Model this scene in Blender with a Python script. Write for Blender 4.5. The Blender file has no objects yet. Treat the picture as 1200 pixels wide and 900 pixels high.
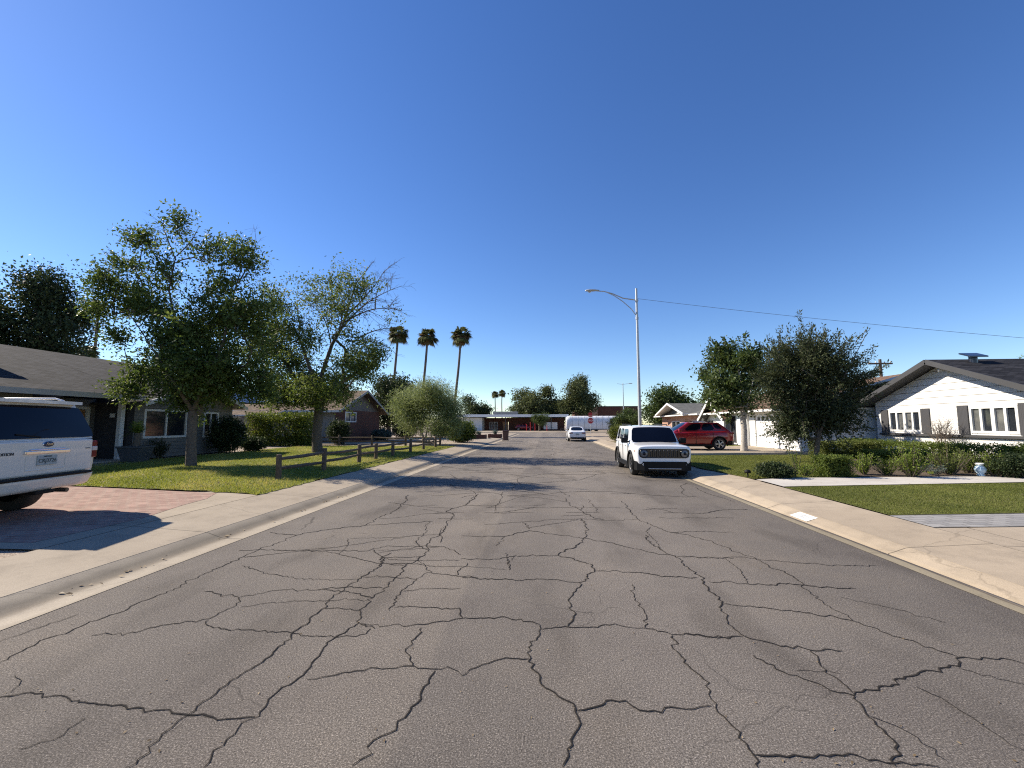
import bpy, bmesh, math, random
import numpy as np
from mathutils import Vector, Matrix, Euler
R = math.radians
random.seed(7); RNG = np.random.default_rng(7)
scene = bpy.context.scene; COL = scene.collection

# ------------------------------------------------------------------ camera
CAM_Z = 1.68; F = 500.0
YAW = math.atan(0.08 * math.cos(math.atan(0.094))); PITCH = math.atan(0.094)
camd = bpy.data.cameras.new('camera'); cam = bpy.data.objects.new('camera', camd); COL.objects.link(cam)
cam.location = (0, 0, CAM_Z); cam.rotation_euler = (math.pi/2 + PITCH, 0, YAW)
camd.sensor_width = 36; camd.lens = F/1200*36; camd.clip_end = 4000; camd.clip_start = 0.05
scene.camera = cam
CR = Euler((math.pi/2 + PITCH, 0, YAW)).to_matrix()
def ray(px, py): return CR @ Vector(((px-600)/F, (450-py)/F, -1))
def P(px, py, z=0.0):                      # where the sight line meets height z
    d = ray(px, py); t = (z-CAM_Z)/d.z
    return Vector((d.x*t, d.y*t, z))
def PY(px, py, Y):                         # where it meets the plane y = Y
    d = ray(px, py); t = Y/d.y
    return Vector((d.x*t, Y, CAM_Z+d.z*t))
def PX(px, py, X):
    d = ray(px, py); t = X/d.x
    return Vector((X, d.y*t, CAM_Z+d.z*t))

# ------------------------------------------------------------------ materials
def new_mat(name):
    m = bpy.data.materials.new(name); m.use_nodes = True
    nt = m.node_tree; b = nt.nodes['Principled BSDF']
    def n(t, **kw):
        x = nt.nodes.new(t)
        for k, v in kw.items():
            if k in x.inputs: x.inputs[k].default_value = v
            else: setattr(x, k, v)
        return x
    def ln(a, ao, c, ci): nt.links.new(a.outputs[ao], c.inputs[ci])
    return m, nt, b, n, ln
def c4(c): return (c[0], c[1], c[2], 1)
def ramp(n, stops):
    r = n('ShaderNodeValToRGB'); e = r.color_ramp.elements
    e[0].position, e[0].color = stops[0][0], c4(stops[0][1])
    e[1].position, e[1].color = stops[-1][0], c4(stops[-1][1])
    for p, c in stops[1:-1]:
        k = e.new(p); k.color = c4(c)
    return r
def mixc(nt, a, b, fac=None, mode='MIX', f=0.5):
    x = nt.nodes.new('ShaderNodeMix'); x.data_type = 'RGBA'; x.blend_type = mode
    x.inputs[0].default_value = f
    if fac is not None: nt.links.new(fac, x.inputs[0])
    for s, i in ((a, 6), (b, 7)):
        if hasattr(s, 'is_output'): nt.links.new(s, x.inputs[i])
        else: x.inputs[i].default_value = c4(s)
    return x.outputs[2]
def mat(name, c, c2=None, scale=6, rough=.6, metal=0, spec=.5, bump=0, bscale=None, big=.18, coat=0, coord='Object'):
    m, nt, b, n, ln = new_mat(name)
    b.inputs['Roughness'].default_value = rough; b.inputs['Metallic'].default_value = metal
    b.inputs['Specular IOR Level'].default_value = spec; b.inputs['Coat Weight'].default_value = coat
    if coat: b.inputs['Coat Roughness'].default_value = .04
    c2 = c2 or tuple(x*.86 for x in c)
    tc = n('ShaderNodeTexCoord')
    t = n('ShaderNodeTexNoise', Scale=scale, Detail=8.0, Roughness=.65); ln(tc, coord, t, 'Vector')
    r = ramp(n, [(.3, c2), (.7, c)]); ln(t, 'Fac', r, 'Fac')
    out = r.outputs[0]
    if big:
        t2 = n('ShaderNodeTexNoise', Scale=.7, Detail=4.0); ln(tc, coord, t2, 'Vector')
        r2 = ramp(n, [(.3, (1-big,)*3), (.7, (1, 1, 1))]); ln(t2, 'Fac', r2, 'Fac')
        out = mixc(nt, out, r2.outputs[0], mode='MULTIPLY', f=1)
    nt.links.new(out, b.inputs['Base Color'])
    if bump:
        t3 = n('ShaderNodeTexNoise', Scale=bscale or scale*4, Detail=5.0); ln(tc, coord, t3, 'Vector')
        bm = n('ShaderNodeBump', Strength=bump, Distance=.02); ln(t3, 'Fac', bm, 'Height'); ln(bm, 'Normal', b, 'Normal')
    return m
def brick_mat(name, c1, c2, mortar, w, h, ms=.012, rough=.8, bump=.4, var=.25, offset=.5, msmooth=.1):
    m, nt, b, n, ln = new_mat(name)
    b.inputs['Roughness'].default_value = rough; b.inputs['Specular IOR Level'].default_value = .12 if rough > .5 else .5
    tc = n('ShaderNodeTexCoord')
    br = n('ShaderNodeTexBrick', Scale=1.0); br.offset = offset
    br.inputs['Color1'].default_value = c4(c1); br.inputs['Color2'].default_value = c4(c2); br.inputs['Mortar'].default_value = c4(mortar)
    br.inputs['Mortar Size'].default_value = ms; br.inputs['Mortar Smooth'].default_value = msmooth
    br.inputs['Brick Width'].default_value = w; br.inputs['Row Height'].default_value = h; br.inputs['Bias'].default_value = 0
    ln(tc, 'UV', br, 'Vector')
    t = n('ShaderNodeTexNoise', Scale=3.0, Detail=8.0, Roughness=.7); ln(tc, 'UV', t, 'Vector')
    r = ramp(n, [(.25, (1-var,)*3), (.75, (1, 1, 1))]); ln(t, 'Fac', r, 'Fac')
    nt.links.new(mixc(nt, br.outputs[0], r.outputs[0], mode='MULTIPLY', f=1), b.inputs['Base Color'])
    bm = n('ShaderNodeBump', Strength=bump, Distance=.01); bm.invert = True; ln(br, 'Fac', bm, 'Height'); ln(bm, 'Normal', b, 'Normal')
    return m
def siding_mat(name, c, pitch=.2, vertical=False, rough=.6, depth=.02, var=.12):
    m, nt, b, n, ln = new_mat(name)
    b.inputs['Roughness'].default_value = rough
    tc = n('ShaderNodeTexCoord'); s = n('ShaderNodeSeparateXYZ'); ln(tc, 'UV', s, 0)
    d = n('ShaderNodeMath', operation='DIVIDE'); ln(s, 0 if vertical else 1, d, 0); d.inputs[1].default_value = pitch
    fr = n('ShaderNodeMath', operation='FRACT'); ln(d, 0, fr, 0)
    r = ramp(n, [(.0, (.40,)*3), (.08, (.45,)*3), (.10, (.97,)*3), (1, (1, 1, 1))]); ln(fr, 0, r, 'Fac')
    t = n('ShaderNodeTexNoise', Scale=2.0, Detail=8.0); ln(tc, 'UV', t, 'Vector')
    r2 = ramp(n, [(.3, tuple(x*(1-var) for x in c)), (.7, c)]); ln(t, 'Fac', r2, 'Fac')
    nt.links.new(mixc(nt, r2.outputs[0], r.outputs[0], mode='MULTIPLY', f=1), b.inputs['Base Color'])
    r3 = ramp(n, [(.0, (0,)*3), (.06, (1,)*3), (1, (.3,)*3)]); ln(fr, 0, r3, 'Fac')
    bm = n('ShaderNodeBump', Strength=.6, Distance=depth); ln(r3, 0, bm, 'Height'); ln(bm, 'Normal', b, 'Normal')
    return m
def leaf_mat(name, dark, mid, lite, trans=.35, rough=.5):
    m, nt, b, n, ln = new_mat(name)
    at = n('ShaderNodeAttribute', attribute_name='tint')
    r = ramp(n, [(0, dark), (.55, mid), (1, lite)]); ln(at, 'Fac', r, 'Fac')
    ln(r, 0, b, 'Base Color'); b.inputs['Roughness'].default_value = max(rough, .55); b.inputs['Specular IOR Level'].default_value = .2
    tr = n('ShaderNodeBsdfTranslucent'); 
    hs = n('ShaderNodeHueSaturation', Saturation=1.1, Value=1.5, Hue=.485); ln(r, 0, hs, 'Color'); ln(hs, 0, tr, 'Color')
    mx = n('ShaderNodeMixShader'); mx.inputs[0].default_value = trans
    ln(b, 0, mx, 1); ln(tr, 0, mx, 2); nt.links.new(mx.outputs[0], nt.nodes['Material Output'].inputs[0])
    return m
def paint(name, c, rough=.3, coat=.8, metal=0.0):
    return mat(name, c, tuple(x*.96 for x in c), scale=1.5, rough=rough, coat=coat, big=.04, metal=metal)
def glass_mat(name, c=(.012, .015, .02), rough=.04, spec=.6):
    return mat(name, c, tuple(x*.6 for x in c), scale=1, rough=rough, spec=spec, big=0)

M = {}
M['white_paint'] = paint('white_car_paint', (.74, .75, .76))
M['silver_white'] = paint('pearl_white_car_paint', (.62, .595, .535), rough=.35)
M['red_paint'] = paint('red_car_paint', (.22, .006, .012), rough=.25)
M['black_plastic'] = mat('black_plastic', (.006, .006, .0065), rough=.55, spec=.2, scale=40, bump=.05, big=0)
M['gloss_black'] = mat('gloss_black', (.012, .012, .013), rough=.15, scale=4, big=0)
M['glass'] = glass_mat('tinted_car_glass', (.004, .006, .014), spec=.28)
M['pane'] = glass_mat('window_pane_glass', (.02, .024, .03), .06)
M['pane_blind'] = mat('pane_with_blind_behind', (.16, .16, .15), (.07, .075, .08), scale=2, rough=.08, spec=.6, big=.3)
M['rubber'] = mat('tyre_rubber', (.02, .02, .02), (.03, .028, .026), rough=.85, scale=20, big=0)
M['alloy'] = mat('alloy_wheel_metal', (.5, .5, .51), rough=.3, metal=.9, scale=8, big=0)
M['dark_alloy'] = mat('dark_alloy_metal', (.1, .1, .105), rough=.35, metal=.7, scale=8, big=0)
M['chrome'] = mat('chrome', (.75, .76, .78), rough=.08, metal=1, scale=3, big=0)
M['lamp_lens'] = mat('smoked_lamp_lens', (.16, .17, .18), (.05, .05, .055), rough=.1, scale=25, big=0, coat=.5)
M['red_lens'] = mat('red_lens', (.15, .004, .006), (.09, .003, .005), rough=.2, scale=30, big=0, coat=.15, spec=.25)
M['clear_lens'] = mat('clear_lens', (.45, .47, .5), (.2, .2, .22), rough=.08, scale=25, big=0, coat=.8)
M['amber'] = mat('amber_lens', (.5, .16, .02), rough=.15, big=0)
M['badge_blue'] = mat('badge_blue', (.01, .02, .06), rough=.2, big=0)
M['trim_white'] = mat('white_trim_paint', (.72, .72, .70), (.62, .62, .60), rough=.55, scale=5)
M['white_plain'] = mat('white_enamel', (.8, .8, .79), rough=.45, big=.05)
M['galv'] = mat('galvanised_steel', (.50, .52, .53), (.42, .44, .45), rough=.5, metal=.5, scale=7)
M['wood_grey'] = mat('weathered_wood', (.17, .12, .08), (.07, .05, .035), scale=9, rough=.9, bump=.5)
M['bark'] = mat('tree_bark', (.17, .135, .105), (.075, .058, .045), scale=14, rough=.95, bump=.9, bscale=30)
M['bark_light'] = mat('pale_painted_bark', (.55, .52, .47), (.26, .23, .2), scale=9, rough=.9, bump=.7)
M['palm_bark'] = mat('palm_bark', (.17, .14, .115), (.09, .075, .06), scale=12, rough=.95, bump=.6)
M['siding_grey'] = siding_mat('grey_lap_siding', (.15, .145, .135), .17)
M['siding_white'] = siding_mat('white_lap_siding', (.72, .71, .68), .30, depth=.05)
M['board_taupe'] = siding_mat('taupe_board_and_batten', (.105, .09, .075), .36, vertical=True)
M['brick_white'] = brick_mat('white_painted_brick', (.72, .71, .68), (.68, .67, .645), (.46, .45, .43), .42, .10, .010, var=.08)
M['brick_red'] = brick_mat('dark_red_brick', (.15, .052, .034), (.09, .032, .022), (.13, .10, .08), .22, .075, .010)
M['brick_salmon'] = brick_mat('salmon_brick', (.46, .25, .17), (.38, .20, .14), (.42, .36, .30), .3, .1, .010)
M['shingle_dark'] = brick_mat('charcoal_shingles', (.080, .078, .080), (.026, .026, .029), (.014, .014, .015), .34, .145, .012, rough=.95, bump=1, var=.5)
M['shingle_black'] = brick_mat('black_shingles', (.055, .055, .062), (.019, .019, .022), (.010, .010, .012), .36, .145, .012, rough=.9, bump=1, var=.45)
M['shingle_tan'] = brick_mat('tan_shingles', (.26, .195, .14), (.12, .088, .064), (.07, .055, .04), .32, .15, .012, rough=.95, bump=.7, var=.3)
M['shingle_brown'] = brick_mat('brown_shingles', (.23, .15, .10), (.15, .10, .07), (.08, .05, .04), .32, .16, .012, rough=.95, bump=.7, var=.3)
M['shingle_grey'] = brick_mat('grey_shingles', (.19, .19, .175), (.13, .13, .12), (.07, .07, .07), .32, .15, .012, rough=.95, bump=.7, var=.3)
M['door_wood'] = mat('varnished_door_wood', (.36, .20, .09), (.24, .13, .06), scale=5, rough=.5)
M['shutter'] = siding_mat('charcoal_shutter', (.045, .045, .05), .06, vertical=True)
M['dark_trim'] = mat('charcoal_trim', (.05, .05, .052), rough=.6)
M['charcoal_wall'] = mat('charcoal_wall_paint', (.045, .045, .05), rough=.75)
M['grey_wall'] = mat('grey_stucco', (.30, .30, .29), rough=.9, bump=.3, bscale=60)
M['fascia_grey'] = mat('grey_fascia_paint', (.46, .45, .43), rough=.7)
M['white_wall'] = mat('white_stucco', (.72, .72, .70), rough=.9, bump=.3, bscale=60)
M['solar'] = brick_mat('solar_cells', (.012, .016, .035), (.012, .016, .03), (.05, .055, .07), .16, .16, .006, rough=.15, bump=0, var=.1, offset=0)
M['terracotta'] = mat('slate_blue_glaze', (.075, .085, .095), (.05, .055, .06), rough=.5, scale=6)
M['urn'] = mat('blue_white_glaze', (.72, .80, .84), (.16, .36, .55), scale=9, rough=.15, big=0)
M['concrete_step'] = mat('plain_concrete', (.47, .42, .36), (.38, .34, .29), scale=12, rough=.9, bump=.2)
M['bin'] = mat('brown_bin_plastic', (.10, .045, .035), rough=.5, big=.1)
M['sign_red'] = mat('sign_red', (.42, .012, .018), rough=.4, big=.04)
M['sign_white'] = mat('sign_white', (.8, .8, .8), rough=.4, big=.03)
M['silver_cover'] = mat('silver_tarp', (.78, .79, .80), (.66, .67, .69), rough=.45, metal=.1, scale=3, bump=.3, bscale=6)
M['number_grey'] = mat('faded_number_paint', (.33, .36, .37), (.5, .5, .5), scale=30, rough=.8, big=0)
M['number_plate_white'] = mat('kerb_number_white_paint', (.76, .76, .72), (.64, .63, .58), scale=20, rough=.8)
M['plate'] = mat('plate_face', (.33, .38, .38), (.24, .28, .29), scale=14, rough=.4, big=0)
M['plate_ink'] = mat('plate_ink', (.03, .05, .05), rough=.5, big=0)
M['wire'] = mat('cable_grey', (.10, .11, .13), rough=.6, big=0)
M['yellow'] = mat('yellow_flag_plastic', (.75, .62, .04), rough=.5, big=0)
L = {}
L['ash'] = leaf_mat('ash_leaves', (.026, .046, .012), (.066, .102, .024), (.17, .21, .065), trans=.38)
L['ash_light'] = leaf_mat('ash_leaves_pale', (.038, .062, .016), (.088, .125, .031), (.19, .22, .07), trans=.4)
L['dark'] = leaf_mat('dark_evergreen_leaves', (.014, .024, .010), (.030, .046, .017), (.06, .08, .03), trans=.25)
L['feather'] = leaf_mat('feathery_dark_leaves', (.022, .032, .014), (.044, .056, .024), (.10, .115, .055), trans=.28)
L['mid'] = leaf_mat('mid_green_leaves', (.025, .044, .013), (.055, .082, .023), (.11, .14, .045), trans=.3)
L['olive'] = leaf_mat('olive_leaves', (.040, .052, .020), (.075, .092, .036), (.13, .15, .06), trans=.3)
L['pale'] = leaf_mat('pale_wispy_leaves', (.10, .135, .050), (.17, .21, .085), (.27, .31, .14), trans=.35)
L['hedge'] = leaf_mat('hedge_leaves', (.036, .058, .011), (.09, .125, .024), (.18, .21, .05), trans=.32)
L['lime'] = leaf_mat('lime_leaves', (.06, .095, .016), (.13, .18, .03), (.24, .28, .06), trans=.35)
L['blue'] = leaf_mat('blue_grey_leaves', (.05, .075, .06), (.09, .12, .10), (.15, .18, .15), trans=.2)
L['palm'] = leaf_mat('palm_fronds', (.034, .045, .014), (.075, .088, .028), (.16, .16, .06), trans=.2)
L['palm_dead'] = leaf_mat('dead_palm_fronds', (.12, .085, .045), (.20, .145, .08), (.32, .25, .15), trans=.15)
L['rusty'] = leaf_mat('reddish_shrub_leaves', (.045, .055, .014), (.095, .12, .028), (.19, .20, .06), trans=.3)
L['grass'] = leaf_mat('lawn_grass_blades', (.12, .15, .026), (.22, .25, .050), (.42, .37, .13), trans=.35, rough=.6)
L['turf'] = leaf_mat('turf_blades', (.070, .088, .016), (.115, .135, .027), (.18, .19, .05), trans=.3, rough=.6)

# ------------------------------------------------------------------ object helpers
def tag(o, label=None, cat=None, group=None, kind=None):
    if label: o['label'] = label
    if cat: o['category'] = cat
    if group: o['group'] = group
    if kind: o['kind'] = kind
    return o
def thing(name, label, cat, loc=(0, 0, 0), rz=0, group=None):
    o = bpy.data.objects.new(name, None); COL.objects.link(o); o.empty_display_size = .2
    o.location = loc; o.rotation_euler = (0, 0, rz)
    return tag(o, label, cat, group)
def dup(o, loc=None, rz=None, label=None, parent=None, scale=None):
    c = o.copy(); COL.objects.link(c)
    if parent is not None: c.parent = parent
    if loc is not None: c.location = loc
    if rz is not None: c.rotation_euler = (0, 0, rz)
    if scale is not None: c.scale = scale if hasattr(scale, '__len__') else (scale,)*3
    if label: c['label'] = label
    for ch in KIDS.get(o.name, []): dup(ch, parent=c)
    return c
KIDS = {}
def link(o, parent, world=False):
    COL.objects.link(o)
    if parent is not None:
        o.parent = parent; KIDS.setdefault(parent.name, []).append(o)
    return o
class MB:
    def __init__(s): s.v = []; s.f = []; s.m = []; s.sm = []
    def face(s, pts, mi=0, sm=False):
        i = len(s.v); s.v += [tuple(p) for p in pts]; s.f.append(tuple(range(i, i+len(pts)))); s.m.append(mi); s.sm.append(sm)
    def mesh(s, vs, fs, mi=0, sm=False):
        i = len(s.v); s.v += [tuple(p) for p in vs]
        for f in fs: s.f.append(tuple(i+k for k in f)); s.m.append(mi); s.sm.append(sm)
    def box(s, lo, hi, mi=0, T=None):
        x0, y0, z0 = lo; x1, y1, z1 = hi
        vs = [Vector(p) for p in ((x0,y0,z0),(x1,y0,z0),(x1,y1,z0),(x0,y1,z0),(x0,y0,z1),(x1,y0,z1),(x1,y1,z1),(x0,y1,z1))]
        if T: vs = [T @ p for p in vs]
        s.mesh(vs, [(3,2,1,0),(4,5,6,7),(0,1,5,4),(1,2,6,5),(2,3,7,6),(3,0,4,7)], mi)
    def bar(s, a, b, w, h, mi=0, up=(0, 0, 1)):
        a = Vector(a); b = Vector(b); d = (b-a).normalized(); up = Vector(up)
        r = d.cross(up)
        r = r.normalized() if r.length > 1e-4 else Vector((1, 0, 0))
        u = r.cross(d)
        vs = [p + r*(sx*w/2) + u*(sz*h/2) for p in (a, b) for sx, sz in ((-1,-1),(1,-1),(1,1),(-1,1))]
        s.mesh(vs, [(0,1,2,3),(7,6,5,4),(0,4,5,1),(1,5,6,2),(2,6,7,3),(3,7,4,0)], mi)
    def tube(s, pts, rad, n=8, mi=0, cap=True, sm=True):
        pts = [Vector(p) for p in pts]
        if not hasattr(rad, '__len__'): rad = [rad]*len(pts)
        vs = []; fs = []; prev = None
        for i, p in enumerate(pts):
            d = (pts[min(i+1, len(pts)-1)] - pts[max(i-1, 0)]).normalized()
            if prev is None:
                a = d.cross(Vector((0, 0, 1)))
                if a.length < 1e-3: a = Vector((1, 0, 0))
            else: a = prev - d*prev.dot(d)
            a.normalize(); prev = a; b = d.cross(a)
            for k in range(n):
                t = 2*math.pi*k/n; vs.append(p + (a*math.cos(t) + b*math.sin(t))*rad[i])
        for i in range(len(pts)-1):
            for k in range(n): fs.append((i*n+k, i*n+(k+1)%n, (i+1)*n+(k+1)%n, (i+1)*n+k))
        s.mesh(vs, fs, mi, sm)
        if cap:
            s.mesh(vs[:n], [tuple(range(n-1, -1, -1))], mi); s.mesh(vs[-n:], [tuple(range(n))], mi)
    def lathe(s, prof, n=16, mi=0, T=None, sm=True):
        vs = []; fs = []
        for r, z in prof:
            for k in range(n):
                t = 2*math.pi*k/n; p = Vector((r*math.cos(t), r*math.sin(t), z)); vs.append(T @ p if T else p)
        for i in range(len(prof)-1):
            for k in range(n): fs.append((i*n+k, i*n+(k+1)%n, (i+1)*n+(k+1)%n, (i+1)*n+k))
        s.mesh(vs, fs, mi, sm)
    def slab(s, q, t, mi=0, mi_side=None):                 # a sloping slab of thickness t under the polygon q
        q = [Vector(p) for p in q]; n = len(q); lo = [p - Vector((0, 0, t)) for p in q]
        s.mesh(q, [tuple(range(n))], mi); s.mesh(lo, [tuple(range(n-1, -1, -1))], mi if mi_side is None else mi_side)
        for i in range(n):
            j = (i+1) % n; s.mesh([lo[i], lo[j], q[j], q[i]], [(0, 1, 2, 3)], mi if mi_side is None else mi_side)
    def prism(s, poly, z0, z1, mi=0):
        n = len(poly)
        s.mesh([(x, y, z1) for x, y in poly], [tuple(range(n))], mi); s.mesh([(x, y, z0) for x, y in poly], [tuple(range(n-1, -1, -1))], mi)
        for i in range(n):
            j = (i+1) % n; a = poly[i]; b = poly[j]
            s.mesh([(a[0], a[1], z0), (b[0], b[1], z0), (b[0], b[1], z1), (a[0], a[1], z1)], [(0, 1, 2, 3)], mi)
    def xform(s, T): s.v = [tuple(T @ Vector(p)) for p in s.v]; return s
    def build(s, name, mats, parent=None, world=False, bevel=0, seg=2, merge=False, fix=False):
        me = bpy.data.meshes.new(name)
        v = s.v
        if world and parent is not None:
            o = Vector(parent.location); v = [(p[0]-o.x, p[1]-o.y, p[2]-o.z) for p in v]
        me.from_pydata(v, [], s.f)
        for m in (mats if isinstance(mats, (list, tuple)) else [mats]): me.materials.append(m)
        me.polygons.foreach_set('material_index', s.m); me.polygons.foreach_set('use_smooth', s.sm)
        if merge or fix:
            bm = bmesh.new(); bm.from_mesh(me); bmesh.ops.remove_doubles(bm, verts=bm.verts, dist=1e-4)
            bmesh.ops.recalc_face_normals(bm, faces=bm.faces); bm.to_mesh(me); bm.free()
        me.update(); auto_uv(me)
        ob = bpy.data.objects.new(name, me); link(ob, parent)
        if bevel:
            b = ob.modifiers.new('bevel', 'BEVEL'); b.width = bevel; b.segments = seg; b.limit_method = 'ANGLE'; b.angle_limit = R(40)
        return ob
def auto_uv(me):
    uv = me.uv_layers.new(name='UVMap'); d = np.zeros(len(me.loops)*2, dtype=np.float32); vs = me.vertices
    for p in me.polygons:
        nn = p.normal
        u = Vector((0, 0, 1)).cross(nn)
        u = u.normalized() if u.length > .05 else Vector((1, 0, 0))
        w = nn.cross(u)
        for li in p.loop_indices:
            co = vs[me.loops[li].vertex_index].co; d[2*li] = co.dot(u); d[2*li+1] = co.dot(w)
    uv.data.foreach_set('uv', d)
def raw_mesh(name, verts, faces_n, mats, parent, tint=None):    # verts (N*k,3) numpy, every k of them one face
    k = faces_n; nv = len(verts); nf = nv//k
    me = bpy.data.meshes.new(name)
    me.vertices.add(nv); me.vertices.foreach_set('co', np.asarray(verts, dtype=np.float32).ravel())
    me.loops.add(nv); me.loops.foreach_set('vertex_index', np.arange(nv, dtype=np.int32))
    me.polygons.add(nf); me.polygons.foreach_set('loop_start', np.arange(0, nv, k, dtype=np.int32))
    me.polygons.foreach_set('loop_total', np.full(nf, k, dtype=np.int32))
    me.materials.append(mats)
    if tint is not None:
        a = me.attributes.new('tint', 'FLOAT', 'POINT'); a.data.foreach_set('value', np.repeat(tint, k).astype(np.float32))
    me.update(); me.validate()
    return link(bpy.data.objects.new(name, me), parent)

# ------------------------------------------------------------------ leaves and trees
def unit(v): return v/np.maximum(np.linalg.norm(v, axis=1, keepdims=True), 1e-6)
def leaves(name, c, size, m, parent, aspect=.45, up=0.0, tint=None, axis=None, jit=.35):
    n = len(c)
    d = RNG.normal(size=(n, 3)); d[:, 2] += up
    if axis is not None: d = axis + RNG.normal(size=(n, 3))*jit
    d = unit(d); w = unit(np.cross(d, RNG.normal(size=(n, 3))))
    L_ = (size*RNG.uniform(.65, 1.25, n))[:, None]; W = L_*aspect*.5
    v = np.stack([c, c + d*L_*.45 + w*W, c + d*L_, c + d*L_*.45 - w*W], axis=1).reshape(-1, 3)
    t = np.clip((tint if tint is not None else .5) + RNG.normal(0, .17, n), 0, 1)
    return raw_mesh(name, v, 4, m, parent, t)
def grow(trunk, limbs, lobes, rng, seglen=.5):
    """skeleton: trunk polyline, limb polylines (each from a trunk index), twig ends in ellipsoid lobes"""
    pos = [Vector(trunk[0])]; par = [-1]
    for p in trunk[1:]: pos.append(Vector(p)); par.append(len(pos)-2)
    for k, pts in limbs:
        q = k
        for p in pts: pos.append(Vector(p)); par.append(q); q = len(pos)-1
    ends = []
    for lb in lobes:
        c, r, n = lb[0], lb[1], lb[2]; leafy = lb[3] if len(lb) > 3 else 1
        for _ in range(n):
            d = rng.normal(size=3); d /= np.linalg.norm(d); rr = min(1.3, abs(rng.normal(.62, .26)))
            ends.append((np.array(c) + d*np.array(r)*rr, leafy))
    fork = np.array(trunk[-1]); A = np.array([list(p) for p in pos])
    ends.sort(key=lambda e: np.linalg.norm(e[0]-fork))
    start = max(1, len(trunk)-1); tips = []
    buf = np.zeros((len(pos)+len(ends)*4, 3)); buf[:len(pos)] = A; n = len(pos)
    for e, leafy in ends:
        dd = np.linalg.norm(buf[start:n]-e, axis=1) + .15*np.maximum(0, buf[start:n, 2]-e[2]); k = start + int(dd.argmin())
        a = buf[k].copy(); dist = np.linalg.norm(e-a); m = 1 if dist < .35 else (2 if dist < 1.0 else 3)
        q = k
        for i in range(1, m+1):
            t = i/m; p = a + (e-a)*t
            if i < m: p = p + rng.normal(size=3)*dist*.07 + np.array([0, 0, dist*.06])
            buf[n] = p; pos.append(Vector(p)); par.append(q); q = n; n += 1
        tips.append((q, leafy))
    return buf[:n], par, tips
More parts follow.
